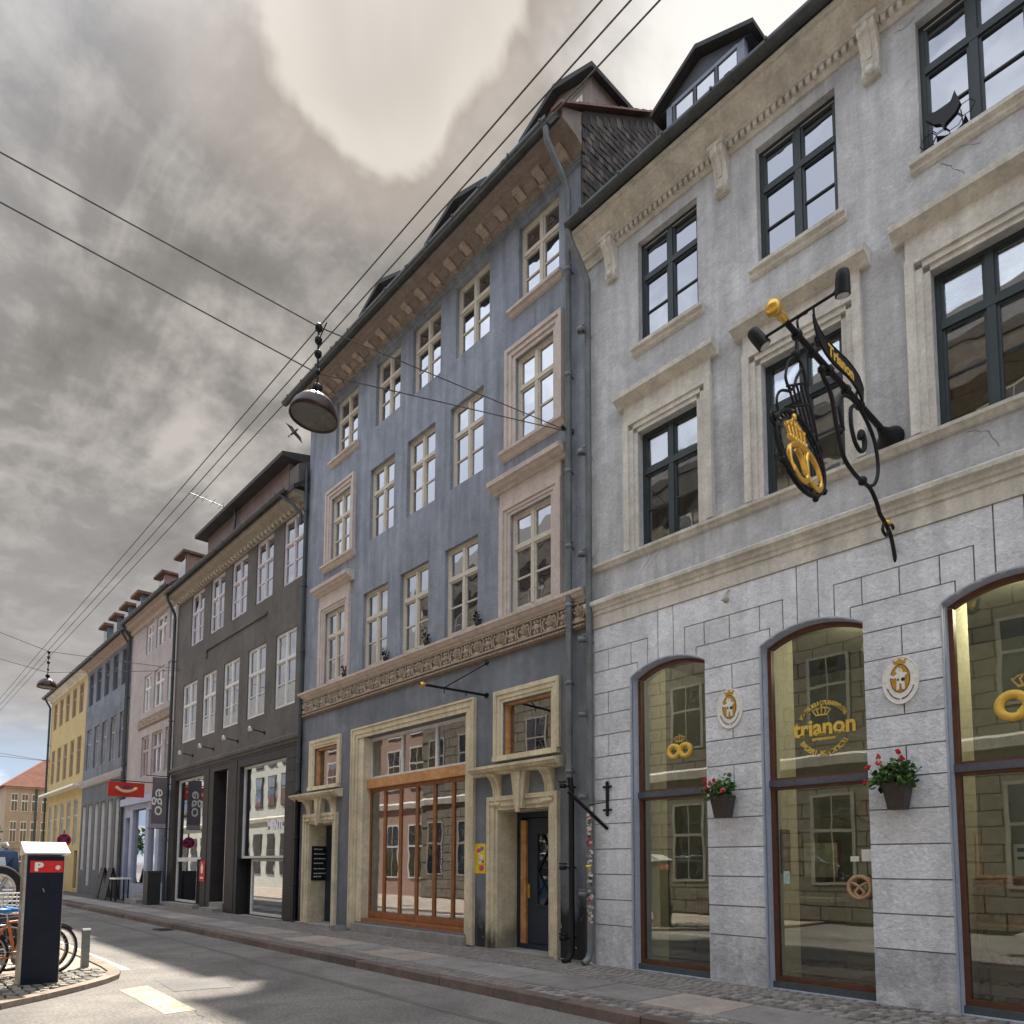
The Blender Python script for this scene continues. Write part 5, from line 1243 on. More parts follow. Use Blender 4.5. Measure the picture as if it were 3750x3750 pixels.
V, F_ = text_mesh('KØBENHAVN', .042, .001, .003); m = MB(); m.add([(cx_+v[0]*1.15, YG-v[2], 3.195+v[1]) for v in V], F_)
m.build('lettering', gth, w_)
m = MB(); crown_flat(m, cx_-.02, 3.50, .15, YG); m.build('crown_emblem', gth, w_)
# round pretzel door pull and small notices on the glass door
m = MB(); hx, hz = -3.50, 1.40
for y in (.02, .10): m.tube([(hx+.125*cos(t*pi/12), y, hz+.125*sin(t*pi/12)) for t in range(24)], .022, 7, closed=True)
m.tube(spline([(hx-.10, .02, hz+.06), (hx-.02, .02, hz+.02), (hx+.05, .02, hz-.06), (hx+.0, .02, hz-.11)]), .016, 6).tube(spline([(hx+.10, .02, hz+.06), (hx+.02, .02, hz+.02), (hx-.05, .02, hz-.06), (hx+.0, .02, hz-.11)]), .016, 6)
m.tube([(hx+.12, .02, hz), (hx+.12, .19, hz)], .02, 6).tube([(hx-.12, .02, hz), (hx-.12, .19, hz)], .02, 6)
m.build('door_pull', M('carved_wood', (.45, .28, .16), .5, .2, 8), w_)
MB().box(-4.50, -4.42, .184, .186, 1.42, 1.58).build('notice', M('notice_teal', (.45, .62, .55), .6, .3, 30), w_)
MB().box(-3.66, -3.56, .184, .186, 1.70, 1.76).box(-3.53, -3.42, .184, .186, 1.70, 1.84).build('notice', enamel, w_)
# things inside the shop
def picture(label, x0, x1, z0, z1, y, col):
    t = thing('framed_picture', label, 'picture', ((x0+x1)/2, y, z0))
    MB().box(x0, x1, y-.02, y, z0, z1).build('frame', wood_b, t); MB().box(x0+.05, x1-.05, y-.024, y-.0205, z0+.05, z1-.05).build('print', col, t)
picture('framed dark print hanging behind the glass door of the bakery', -5.10, -4.75, 1.5, 2.15, 1.2, M('print_dark', (.12, .12, .10), .6, .5, 7))
pf = thing('framed_picture', 'small dark framed picture hanging on the cream window return left of the glass door', 'picture', (-4.62, .5, 1.55))
MB().box(-4.63, -4.61, .36, .60, 1.55, 2.12).build('frame', wood_b, pf); MB().box(-4.612, -4.606, .40, .56, 1.60, 2.07).build('print', M('print_olive', (.20, .20, .13), .6, .5, 9), pf)
picture('pale framed print on the back wall of the bakery seen through the glass door', -6.2, -5.5, 1.4, 2.1, 4.18, M('print_pale', (.4, .42, .35), .6, .5, 5))
ck = thing('wall_clock', 'round clock on the back wall inside the bakery', 'clock', (-5.0, 4.15, 2.6))
MB().lathe([(.18, 0), (.2, -.03), (.17, -.04), (.16, -.03), (0, -.03)], (-5.0, 4.18, 2.6), 20, 'y').build('case', wood_b, ck)
rk = thing('bread_rack', 'wooden ladder rack with trays of brown loaves inside the rightmost bakery window', 'rack', (-2.1, .9, .12))
m = MB()
for x in (-2.52, -1.72):
    for y in (.62, 1.05): m.tube([(x, y, .12), (x+.0, .83+(y-.83)*.5, 2.0)], .022, 6)
m.build('frame', wood_l, rk)
for z in (.55, 1.0, 1.42):
    t_ = MB().box(-2.56, -1.68, .58, 1.08, z, z+.03).build('shelf', wood_l, rk)
    m = MB()
    for k in range(5):
        for q in range(2): m.ball((-2.45+k*.17, .70+q*.22, z+.08), .085, 8, 0, (.9, 1.2, .7))
    tag(m.build('loaves', M('bread_crust', (.30, .13, .05), .7, .35, 9), t_), kind='stuff')
sn = thing('price_card', 'white printed card standing in the rightmost bakery window', 'sign', (-1.99, .45, 1.5))
MB().box(-2.08, -1.90, .44, .445, 1.55, 1.88).build('card', enamel, sn); MB().box(-2.05, -1.93, .436, .4385, 1.80, 1.84).box(-2.05, -1.96, .436, .4385, 1.72, 1.75).build('print', MATS['enamel_black'], sn)
ct = thing('shop_counter', 'dark counter standing inside the bakery behind the left window', 'counter', (-5.7, 2.6, .12))
MB().box(-7.2, -4.9, 2.3, 2.9, .12, 1.1).build('body', M('counter_body', (.10, .06, .04), .5, .2, 3), ct); MB().box(-7.25, -4.85, 2.25, 2.95, 1.1, 1.15).build('top', MATS['step_stone'], ct)

# ------------------------------------------------------------------ small wall fittings
cc = thing('security_camera', 'small pale dome camera under the string course of the bakery house', 'camera', (-5.05, -.03, 5.17))
MB().tube([(-5.06, -.03, 5.36), (-5.06, -.10, 5.30), (-5.06, -.12, 5.24)], .014, 6).ball((-5.05, -.13, 5.20), .045, 10, 0, (1, 1, 1.2)).tube([(-5.14, -.1, 5.22), (-5.05, -.11, 5.22)], .012, 5).build('dome', M('camera_beige', (.40, .37, .32), .5), cc)
ti = thing('wall_anchor', 'black iron cross-shaped wall anchor on the bakery corner pier', 'wall anchor', (-7.21, -.03, 2.44))
MB().tube([(-7.21, -.05, 2.43), (-7.21, -.05, 2.90)], .025, 6).tube([(-7.29, -.05, 2.85), (-7.13, -.05, 2.85)], .018, 6).tube([(-7.29, -.05, 2.49), (-7.13, -.05, 2.49)], .018, 6).ball((-7.21, -.05, 2.91), .03, 6).ball((-7.21, -.05, 2.42), .03, 6).build('cross', black_m, ti)
fs = thing('flag_holder', 'slanting black iron flag bar beside the drainpipe on the bakery pier', 'bracket', (-7.24, -.03, 2.2))
MB().tube([(-7.22, -.04, 2.20), (-7.40, -.72, 2.74)], .028, 6).tube([(-7.33, -.36, 2.55), (-7.22, -.03, 2.62)], .009, 5).build('bar', black_m, fs)
mn = thing('window_ornament', 'black iron crescent and hexagon wire figure in the upper right window', 'ornament', (-2.3, -.05, 9.70))
P = [(-2.14, 10.18), (-2.09, 10.0), (-2.14, 9.92), (-2.24, 9.87), (-2.26, 9.82), (-2.29, 9.9), (-2.35, 9.94), (-2.39, 10.0), (-2.44, 10.07), (-2.44, 10.15), (-2.35, 10.09), (-2.25, 10.06), (-2.18, 10.09)]
MB().prism(P, -.075, -.02, 'y').build('crescent', black_m, mn)
m = MB()
for (u, v) in ((-2.43, 9.83), (-2.30, 9.77), (-2.30, 9.93), (-2.17, 9.86), (-2.05, 9.93)): m.tube([(u+.088*cos(k*pi/3), -.03, v+.082*sin(k*pi/3)) for k in range(6)], .0055, 4, closed=True)
m.tube([(-2.43, -.03, 9.83), (-2.42, -.03, 9.70)], .006, 4).tube([(-2.1, -.03, 9.95), (-2.08, -.03, 9.71)], .006, 4)
m.build('wire_net', black_m, mn)
br = thing('sign_bracket', 'empty black iron sign bracket with gold tip and stay on the blue house', 'bracket', (-10.16, 0, 4.81))
m = MB().tube([(-10.16, -.0, 4.80), (-10.16, -1.45, 4.76)], .024, 7).tube([(-10.16, -.0, 5.42), (-10.16, -1.0, 4.78)], .012, 6).lathe([(.05, -.03), (.05, 0)], (-10.16, 0, 4.80), 10, 'y').lathe([(.04, -.02), (.04, 0)], (-10.16, 0, 5.42), 10, 'y').tube([(-10.16, -1.0, 4.77), (-10.16, -1.0, 4.68)], .01, 5).tube([(-10.16, -.5, 4.79), (-10.16, -.5, 4.71)], .01, 5)
m.build('bar', black_m, br)
MB().lathe([(.026, -.10), (.045, -.07), (.05, -.04), (.026, 0)], (-10.16, -1.42, 4.76), 10, 'y').tube([(-10.24, -1.46, 4.76), (-10.08, -1.46, 4.76)], .02, 6).build('tip', gold, br)
po = thing('poster', 'small yellow and pink poster stuck beside the right doorway of the blue house', 'poster', (-10.32, 0, 1.48))
MB().box(-10.47, -10.17, -.006, -.001, 1.48, 2.03).build('sheet', M('poster_yellow', (.75, .55, .02), .7), po)
m = MB()
for k, (u, v, r, c_) in enumerate(((-.04, .42, .06, 0), (.05, .46, .05, 1), (.03, .30, .06, 2), (-.03, .36, .03, 2), (.04, .10, .07, 0), (.08, .22, .03, 1), (-.02, .20, .04, 2))): m.prism([(-10.32+u+r*cos(t*pi/5), 1.48+v+r*.8*sin(t*pi/5)) for t in range(10)], -.008-.0004*k, -.006, 'y', c_)
m.build('print', [M('poster_pink', (.65, .08, .16), .7), M('poster_blue', (.12, .12, .40), .7), M('poster_white', (.75, .7, .7), .7)], po)
bo = thing('name_board', 'black board with rows of pale lettering in the left doorway of the blue house', 'sign', (-17.18, .25, 1.2))
MB().box(-17.187, -17.165, .06, .46, 1.22, 2.10).build('board', M('board_black', (.012, .012, .013), .5), bo)
m = MB()
for k, z in enumerate((2.02, 1.90, 1.78, 1.66, 1.52, 1.40, 1.32)):
    y = .12
    while y < (.40 if k % 3 else .34): w = random.uniform(.02, .05); m.box(-17.164, -17.162, y, y+w, z-.012, z+.012); y += w+.015
m.build('lettering', enamel, bo)
rs = thing('notice_sign', 'small red notice with white figure beside the charcoal house door', 'sign', (-24.6, -.05, 1.2))
MB().box(-25.02, -24.55, -.06, -.04, 1.05, 1.72).build('plate', M('sign_red', (.55, .02, .02), .5), rs)
MB().prism([(-24.86, 1.32), (-24.72, 1.32), (-24.68, 1.5), (-24.79, 1.66), (-24.90, 1.5)], -.064, -.0605, 'y').box(-24.93, -24.65, -.064, -.0605, 1.14, 1.19).build('print', enamel, rs)
for i, x in enumerate((-26.3, -24.3, -22.2, -20.2)):
    l_ = thing('wall_lamp', 'small pale spot lamp on a short arm above the charcoal boutique, %s' % ('leftmost of four', 'second from the left', 'third from the left', 'rightmost of four')[i], 'wall lamp', (x, -.02, 5.45), 'spot lamps above the boutique')
    MB().tube([(x, .0, 5.44), (x, -.42, 5.50)], .016, 6).lathe([(.05, -.02), (.05, 0)], (x, 0, 5.44), 8, 'y').build('arm', black_m, l_)
    MB().tube([(x, -.46, 5.58), (x, -.45, 5.53), (x, -.42, 5.44)], [.03, .06, .075], 10).build('lamp_head', M('lamp_silver', (.55, .54, .52), .35, .1, 6, metal=.5), l_)
for i, x in enumerate((-15.42, -13.56, -12.0, -10.33)):
    p = thing('window_plant', 'dark withered pot plant on the frieze under the %s blue house window from the left' % ('first', 'second', 'third', 'fourth')[i], 'plant', (x, -.1, 6.15), 'dark plants on the frieze of the blue house')
    MB().lathe([(.0, 0), (.05, 0), (.07, .09), (.06, .09)], (x, -.10, 6.155), 10).build('pot', M('pot_dark', (.04, .035, .03), .7), p)
    m = MB(); foliage(m, (x, -.11, 6.33), .10, .09, .12, 26, .028, 1)
    for k in range(5): m.tube([(x, -.1, 6.24), (x+random.uniform(-.1, .1), -.12, 6.34+random.random()*.12)], .006, 4)
    tag(m.build('stems', M('withered', (.02, .02, .016), .8), p), kind='stuff')

# ------------------------------------------------------------------ cables, street lamps, gull, aerial
cab = M('cable', (.10, .098, .094), .6)
for i, (y, z) in enumerate(((-4.63, 8.40), (-4.45, 8.42), (-4.27, 8.44))):
    pts = []
    for k in range(41): x = 8-k*2.7; pts.append((x, y, z-.05*(1-(((x+8) % 20-10)/10)**2)*.6))
    tag(MB().tube(pts, .008, 5).build('street_cable', cab), 'thin dark overhead cable running along the whole street, %s' % ('nearest the left', 'the middle of three', 'nearest the houses')[i], 'cable', 'three cables along the street')
A0 = (-7.98, -.02, 8.95); A1 = (-8.0, -11.3, 8.42)
def span(a, b_, via=None):
    return spline([a, via, b_], 12) if via else [Vector(a).lerp(Vector(b_), t/12)-Vector((0, 0, .1*sin(pi*t/12))) for t in range(13)]
tag(MB().tube([A0, (-8, -4.63, 8.40), A1], .008, 5).build('span_wire', cab), 'upper span wire carrying the near street lamp across the street', 'cable')
tag(MB().tube([A0, (-8, -4.64, 7.78), (-8.0, -11.3, 8.05)], .008, 5).build('span_wire', cab), 'lower span wire steadying the near street lamp', 'cable')
wa = thing('wire_anchor', 'small dark insulator anchoring the span wires to the blue house', 'anchor', (-7.98, 0, 8.95)); MB().tube([(-7.98, 0, 8.95), (-7.98, -.22, 8.95)], .02, 6).ball((-7.98, -.22, 8.95), .04, 6).lathe([(.06, -.02), (.06, 0)], (-7.98, 0, 8.95), 8, 'y').build('insulator', black_m, wa)
enam_br = M('lamp_enamel', (.042, .017, .013), .33, .15, 5, spec=.35)
def street_lamp(label, x, y, zt, tilt=0):
    l_ = thing('street_lamp', label, 'street lamp', (x, y, zt-1.3), 'bowl lamps hung over the street')
    m = MB().tube([(x, y, zt), (x, y, zt-.85)], .014, 6)
    for z in (zt-.03, zt-.20, zt-.38, zt-.62): m.ball((x, y, z), .05 if z > zt-.5 else .035, 8, 0, (1, 1, 1.2))
    m.lathe([(.02, -.92), (.06, -.88), (.07, -.82), (.03, -.78)], (x, y, zt), 10).tube([(x, y, zt-.2), (x+.25, y-.02, zt-.12)], .008, 4)
    m.build('stem', black_m, l_)
    piv = Vector((x, y, zt-.95)); ax = (piv-cam.location).normalized(); R_ = Matrix.Rotation(radians(tilt), 3, ax)
    def turn(m):
        m.v = [tuple(piv+R_@(Vector(v)-piv)) for v in m.v]; return m
    turn(MB().lathe([(.05, .30), (.13, .285), (.20, .235), (.262, .155), (.295, .06), (.30, .0), (.283, .0), (.278, .06), (.245, .145), (.18, .22), (.05, .27)], (x, y, zt-1.24), 28)).build('bowl', enam_br, l_)
    turn(MB().lathe([(.0, .015), (.15, .01), (.279, .02)], (x, y, zt-1.24), 24)).build('diffuser', M('lamp_glass', (.12, .118, .105), .25, .2, 6, spec=.6), l_)
    return l_
street_lamp('near brown enamel bowl lamp hanging from span wires in front of the blue house', -8.0, -4.63, 8.42, 9)
street_lamp('far small bowl lamp hanging over the street by the yellow house', -28.0, -4.22, 8.72)
for (a, b_) in (((-28, -.0, 8.9), (-28, -4.22, 8.72)), ((-28, -4.22, 8.72), (-28, -14, 11.2)), ((-28, -4.22, 8.0), (-28, -14, 9.5)), ((-28, 0, 8.85), (-28, -4.22, 8.0))):
    tag(MB().tube([a, b_], .010, 5).build('span_wire', cab), 'thin %s span wire of the far street lamp, %s' % ('upper' if max(a[2], b_[2]) > 8.88 and min(a[2], b_[2]) > 8.5 else 'lower', 'on the house side' if 0 in (a[1], b_[1]) else 'on the open sky side'), 'cable', 'span wires of the far lamp')
for z in (8.3, 7.4):
    tag(MB().tube([(-52, -.1, 7.9), (-52, -14, z+.9)], .014, 5).build('span_wire', cab), '%s thin wire crossing the sky left of the yellow house' % ('upper' if z > 8 else 'lower'), 'cable', 'wires before the yellow house')
gu = thing('gull', 'dark gull gliding in the sky below the near street lamp', 'bird', (-31.28, 5.65, 22.14), local=True)
_w = (_r2*.62-_u2*.78).normalized(); _h = (_r2*.78+_u2*.62).normalized()
gu.rotation_euler = Matrix((_h, _w, _h.cross(_w))).transposed().to_euler(); gu.scale = (.85, .85, .85)
m = MB()
m.tube([(-.30, 0, 0), (-.2, 0, .01), (0, 0, .02), (.18, 0, .0), (.30, 0, -.01)], [.015, .05, .07, .05, .02], 8)
for s in (-1, 1): m.add([(.10, s*.05, .03), (.12, s*.38, .14), (-.05, s*.78, .06), (-.06, s*.36, .12), (-.10, s*.05, .03), (.02, s*.38, .15)], [(0, 1, 5), (0, 5, 4), (5, 3, 4), (1, 2, 5), (5, 2, 3)])
m.add([(-.28, 0, 0), (-.42, .07, .0), (-.42, -.07, .0)], [(0, 1, 2)])
m.build('body', M('gull_dark', (.05, .045, .045), .8), gu)
ae = thing('tv_aerial', 'thin roof aerial above the attic of the charcoal house', 'aerial', (-25.9, .6, 13.6))
m = MB().tube([(-25.9, .6, 13.7), (-25.9, .6, 14.7)], .018, 5).tube([(-25.9, -.6, 14.75), (-25.9, 1.1, 14.6)], .014, 5)
for k in range(5): m.tube([(-26.2, -.4+k*.3, 14.73-k*.03), (-25.6, -.4+k*.3, 14.73-k*.03)], .008, 4)
m.build('rods', pipe_d, ae)

# ------------------------------------------------------------------ hanging shop signs down the street
ho = thing('hot_dog_sign', 'red projecting sign with a smiling hot dog painted on it, beside the mauve house', 'sign', (-30.2, -1.1, 4.1))
HX = -30.2; hy0, hy1, hz0, hz1 = -1.76, -.50, 4.17, 4.72
MB().box(HX-.04, HX+.04, hy0, hy1, hz0, hz1).build('panel', M('sign_scarlet', (.52, .035, .025), .5), ho)
m = MB().tube(spline([(HX+.045, -1.50, 4.53), (HX+.05, -1.33, 4.41), (HX+.05, -1.13, 4.37), (HX+.05, -.93, 4.42), (HX+.045, -.76, 4.53)]), [.03]+[.06]*23+[.03], 8)
m.build('bun', M('bun_cream', (.78, .62, .35), .6), ho)
MB().tube(spline([(HX+.06, -1.46, 4.52), (HX+.07, -1.30, 4.44), (HX+.07, -1.13, 4.42), (HX+.07, -.95, 4.45), (HX+.06, -.80, 4.52)]), .03, 6).build('sausage', M('sausage', (.55, .16, .06), .5), ho)
MB().box(HX+.05, HX+.075, -1.28, -1.16, 4.49, 4.56).box(HX+.05, HX+.075, -1.10, -.98, 4.49, 4.56).box(HX+.05, HX+.075, -1.30, -.96, 4.545, 4.56).build('sunglasses', M('glasses_blue', (.05, .10, .35), .4), ho)
MB().tube([(HX, 0, 4.78), (HX, -1.7, 4.78)], .018, 6).tube([(HX, -.6, 4.72), (HX, -.6, 4.78)], .012, 5).tube([(HX, -1.6, 4.72), (HX, -1.6, 4.78)], .012, 5).build('bracket', black_m, ho)
eg = thing('shop_banner', 'tall grey-purple banner with large pale letters hanging beside the charcoal house', 'banner', (-28.35, -.5, 2.95))
EX = -28.35; Y0, Y1, z0, z1 = -.72, -.22, 2.95, 4.80
m = MB().add([(EX+.02*sin(k*1.1), Y0+(Y1-Y0)*j/4, z1+(z0-z1)*k/10) for k in range(11) for j in range(5)], [(k*5+j, k*5+j+1, (k+1)*5+j+1, (k+1)*5+j) for k in range(10) for j in range(4)])
m.build('cloth', M('banner_mauve', (.155, .135, .15), .9, .08, 3), eg)
MB().box(EX-.01, EX+.022, Y0, Y1, z0-.02, z0+.14).build('hem', M('banner_pale', (.30, .29, .32), .9), eg)
V, F_ = text_mesh('ego', .52, .002, .004)
MB().add([(EX+.034+v[2], -.63+v[1]*1.0+.02, 3.89-v[0]*1.35) for v in V], F_).build('lettering', enamel, eg)
MB().tube([(EX, .0, 4.85), (EX, -.95, 4.85)], .016, 6).tube([(EX, .0, 2.92), (EX, -.85, 2.92)], .012, 6).build('rod', black_m, eg)
ns = thing('no_stopping_sign', 'round blue and red no-stopping sign on a post at the kerb by the slate house', 'road sign', (-34.5, -2.30, .12))
NX, NY, NZ = -34.5, -2.32, 2.58
MB().tube([(NX-.05, NY, .1), (NX-.05, NY, 3.0)], .035, 7).build('post', pipe_m, ns)
MB().lathe([(0, .0), (.26, .0), (.26, .025), (0, .025)], (NX, NY, NZ), 24, 'x').build('disc', M('sign_blue', (.03, .04, .14), .5), ns)
m = MB().tube([(NX+.03, NY+.235*cos(t*pi/14), NZ+.235*sin(t*pi/14)) for t in range(28)], .028, 5, closed=True)
for s in (-1, 1): m.tube([(NX+.03, NY-.17, NZ-.17*s), (NX+.03, NY+.17, NZ+.17*s)], .022, 5)
m.build('cross', M('sign_red', (.55, .02, .02), .5), ns)

# ------------------------------------------------------------------ parking meter, bollard
pk = thing('parking_meter', 'dark navy parking ticket machine with sloping white top and red P panel', 'parking meter', (-11.42, -6.70, .10))
PX = -11.32; py0, py1 = -6.90, -6.49
MB().prism([(py0, .045), (py1, .045), (py1+.005, 1.74), (py0-.005, 1.74)], PX-.24, PX, 'x').build('cabinet', M('meter_navy', (.006, .009, .022), .5, .3, 5, spec=.22), pk)
MB().box(PX-.24, PX-.0, py0-.035, py0-.006, .045, 1.76).box(PX-.24, PX-.01, py1+.006, py1+.012, .045, 1.74).build('side_panel', M('meter_steel', (.35, .32, .28), .35, .15, 4, metal=.6), pk)
MB().prism([(PX+.07, 1.765), (PX+.07, 1.785), (PX-.28, 1.93), (PX-.28, 1.74)], py0-.05, py1+.06, 'y').build('top', M('meter_top', (.72, .72, .70), .4, .06, 4), pk)
pn = MB().box(PX+.0, PX+.006, py0+.03, py1-.005, 1.52, 1.675).build('panel', M('meter_red', (.62, .02, .022), .4, .04), pk)
V, F_ = text_mesh('P', .15, .002, .008)
MB().add([(PX+.0085+v[2], py0+.125+v[0]*1.25, 1.545+v[1]) for v in V], F_).build('letter', enamel, pn)
MB().lathe([(0, .006), (.030, .006), (.030, .0085), (0, .0085)], (PX, py1-.065, 1.585), 16, 'x').build('coin_symbol', enamel, pn)
MB().tube([(PX+.002, py0+.205, 1.26), (PX+.004, py0+.19, 1.29), (PX+.004, py0+.19, 1.31)], .006, 5).build('scratch_mark', M('meter_scratch', (.35, .36, .38), .6), pk)
bo = thing('bollard', 'short grey square steel bollard beside the bicycles at the kerb', 'bollard', (-12.8, -5.87, .10))
MB().box(-12.85, -12.75, -5.92, -5.82, .045, .61).build('post', M('bollard_steel', (.16, .17, .16), .5, .2, 4, metal=.4), bo); MB().prism([(-12.855, .61), (-12.745, .61), (-12.77, .635), (-12.83, .635)], -5.925, -5.815, 'y').build('cap', M('bollard_cap', (.3, .3, .29), .5), bo)

# ------------------------------------------------------------------ bicycles
tyre = M('tyre', (.018, .018, .018), .8); steel = M('bike_steel', (.45, .45, .46), .3, .1, 9, metal=.9)
def bike(label, x, y, rz, frame, saddle, fender=None, basket=False, lean=0., z=.05, grp='bicycles parked behind the ticket machine', spokes=True):
    b = thing('bicycle', label, 'bicycle', (x, y, z), grp, rotz=rz); b.rotation_euler = (lean, 0, rz)
    fm_ = M('bike_'+frame[0], frame[1], .4, .1, 6, spec=.5)
    R = .335; W = [(-.52, 0), (.53, 0)]
    for (wx, _) in W:
        w_ = MB().tube([(wx+R*cos(t*2*pi/30), 0, R+R*sin(t*2*pi/30)) for t in range(30)], .019, 6, closed=True).build('wheel', tyre, b, org=(wx, 0, R))
        rm = MB().tube([(wx+(R-.028)*cos(t*2*pi/30), 0, R+(R-.028)*sin(t*2*pi/30)) for t in range(30)], .012, 5, closed=True)
        for k in range(18):
            a = k*2*pi/18; rm.tube([(wx+.02*cos(a+.8), .02*(-1)**k, R+.02*sin(a+.8)), (wx+(R-.03)*cos(a), 0, R+(R-.03)*sin(a))], .0022, 3, caps=False)
        rm.lathe([(.0, -.04), (.022, -.04), (.022, .04), (0, .04)], (wx, 0, R), 8, 'y').build('rim', steel, w_, org=(wx, 0, R))
        fe = MB(); r2 = R+.035
        rng = range(2, 15) if wx < 0 else range(3, 12)
        for q in (-1, 1): pass
        fe.tube([(wx+r2*cos(radians(15+t*11)), 0, R+r2*sin(radians(15+t*11))) for t in rng], .015, 5); fe.build('mudguard', M('bike_fender_'+(fender[0] if fender else 'black'), fender[1] if fender else (.02, .02, .02), .4), b)
    m = MB(); bb = (-.08, 0, .28); st = (-.20, 0, .78); hd = (.36, 0, .82); hb = (.39, 0, .66)
    m.tube([bb, st], .017, 6).tube([st, hd], .017, 6).tube([bb, hb], .019, 6).tube([hd, hb], .02, 6).tube([hb, (.53, 0, R)], .014, 6)
    for s in (-1, 1): m.tube([bb, (-.52, s*.05, R)], .010, 5).tube([st, (-.52, s*.05, R)], .008, 5)
    m.build('frame', fm_, b)
    MB().tube([st, (-.225, 0, .92)], .013, 6).tube([hd, (.34, 0, 1.0)], .013, 6).tube(spline([(.20, -.28, .98), (.32, -.22, 1.02), (.36, 0, 1.0), (.32, .22, 1.02), (.20, .28, .98)]), .011, 6).build('handlebar', steel, b)
    sd_ = MB().ball((-.30, 0, .945), .10, 10, 0, (1.15, .95, .38)).tube([(-.26, 0, .95), (-.06, 0, .945)], [.055, .022], 8); sd_.build('saddle', M('saddle_'+saddle[0], saddle[1], .45, .1, 6), b)
    m = MB().lathe([(.09, -.05), (.09, -.045), (.02, -.045)], bb, 14, 'y').tube([(-.08, -.07, .28), (.04, -.07, .16)], .009, 5).tube([(-.08, .07, .28), (-.20, .07, .40)], .009, 5).box(.01, .09, -.16, -.07, .15, .17).box(-.24, -.16, .07, .16, .39, .41)
    m.tube([(-.08, -.05, .37), (-.52, -.05, .40)], .006, 4).tube([(-.08, -.05, .19), (-.52, -.05, .28)], .006, 4); m.build('crank', steel, b)
    m = MB().tube([(-.62, .06, .74), (-.20, .06, .74)], .008, 5).tube([(-.62, -.06, .74), (-.20, -.06, .74)], .008, 5)
    for q in range(4): m.tube([(-.60+q*.12, -.06, .74), (-.60+q*.12, .06, .74)], .006, 4)
    for s in (-1, 1): m.tube([(-.56, s*.06, .74), (-.52, s*.06, R)], .007, 4)
    m.build('rack', steel, b)
    if basket:
        m = MB(); x0, x1, z0_, z1_ = .40, .74, .84, 1.14
        for k in range(6):
            zz = z0_+k*(z1_-z0_)/5; m.tube([(x0, -.17, zz), (x1, -.17, zz), (x1, .17, zz), (x0, .17, zz)], .005, 4, closed=True)
        for k in range(7):
            for s in (-1, 1): m.tube([(x0+k*(x1-x0)/6, s*.17, z0_), (x0+k*(x1-x0)/6, s*.17, z1_)], .004, 4)
            m.tube([(x0, -.17+k*.34/6, z0_), (x0, -.17+k*.34/6, z1_)], .004, 4); m.tube([(x1, -.17+k*.34/6, z0_), (x1, -.17+k*.34/6, z1_)], .004, 4)
        m.build('basket', M('basket_white', (.6, .6, .6), .5), b)
    return b
bike('orange and yellow framed bicycle with a bright blue saddle', -12.15, -6.80, pi/2+.5, ('orange', (.62, .16, .03)), ('blue', (.03, .22, .60)), None)
bike('dark bicycle in the middle of the row, its wheel showing right of the ticket machine', -12.62, -7.02, pi/2-.1, ('black', (.02, .02, .025)), ('black', (.02, .02, .02)), ('silver', (.5, .5, .5)))
bike('black bicycle with a white wire basket behind the orange one', -13.05, -7.35, pi/2+.06, ('grey', (.25, .26, .28)), ('brown', (.1, .05, .03)), None, True)
bike('black bicycle leaning on the slate house under its left windows', -40.0, -.55, 0., ('black', (.02, .02, .025)), ('black', (.02, .02, .02)), None, False, .12, .12, 'bicycles leaning on the slate house')
bike('dark bicycle with a pink saddle leaning on the slate house', -37.6, -.5, 0., ('black', (.02, .02, .025)), ('pink', (.75, .06, .25)), None, False, .12, .12, 'bicycles leaning on the slate house')

# ------------------------------------------------------------------ dark blue car parked at the left edge
cr = thing('parked_car', 'dark blue off-road car with a spare wheel on its tail behind the bicycles', 'car', (-16.9, -7.33, .045), rotz=pi); cr.scale = (1., 1., 1.13)
paint = M('car_paint', (.022, .038, .075), .22, .08, 3, spec=.7); cg = glass_mat('car_glass', .45, dark=(.01, .012, .014), wav=.0)
# local frame: x forward (towards the street), y across, z up
def loft(secs, mi=0, m=None):
    m = m or MB(); n = len(secs[0]); vs = [p for s in secs for p in s]
    m.add(vs, [(i*n+j, i*n+(j+1) % n, (i+1)*n+(j+1) % n, (i+1)*n+j) for i in range(len(secs)-1) for j in range(n)], mi, True)
    m.add(secs[0], [tuple(range(n))], mi); m.add(secs[-1], [tuple(range(n-1, -1, -1))], mi); return m
def sec(x, zb, zs, w, wt): return [(x, -w*.92, zb), (x, -w, zb+.15), (x, -w, zs-.12), (x, -wt, zs), (x, wt, zs), (x, w, zs-.12), (x, w, zb+.15), (x, w*.92, zb)]
loft([sec(-2.25, .45, .98, .80, .72), sec(-2.15, .28, 1.08, .86, .80), sec(-1.2, .22, 1.12, .90, .84), sec(.4, .22, 1.10, .90, .84), sec(1.25, .22, 1.06, .89, .80), sec(1.95, .26, .98, .86, .72), sec(2.22, .36, .85, .78, .62), sec(2.28, .48, .72, .70, .6)]).build('body', paint, cr)
loft([[(x, -w, z0_), (x, -wt, z1_), (x, wt, z1_), (x, w, z0_)] for x, w, wt, z0_, z1_ in ((-2.22, .82, .80, 1.02, 1.08), (-2.16, .84, .78, 1.08, 1.58), (-1.9, .83, .66, 1.09, 1.64), (.2, .83, .66, 1.08, 1.64), (.55, .83, .66, 1.08, 1.56), (1.35, .80, .70, 1.02, 1.05))]).build('cabin', paint, cr)
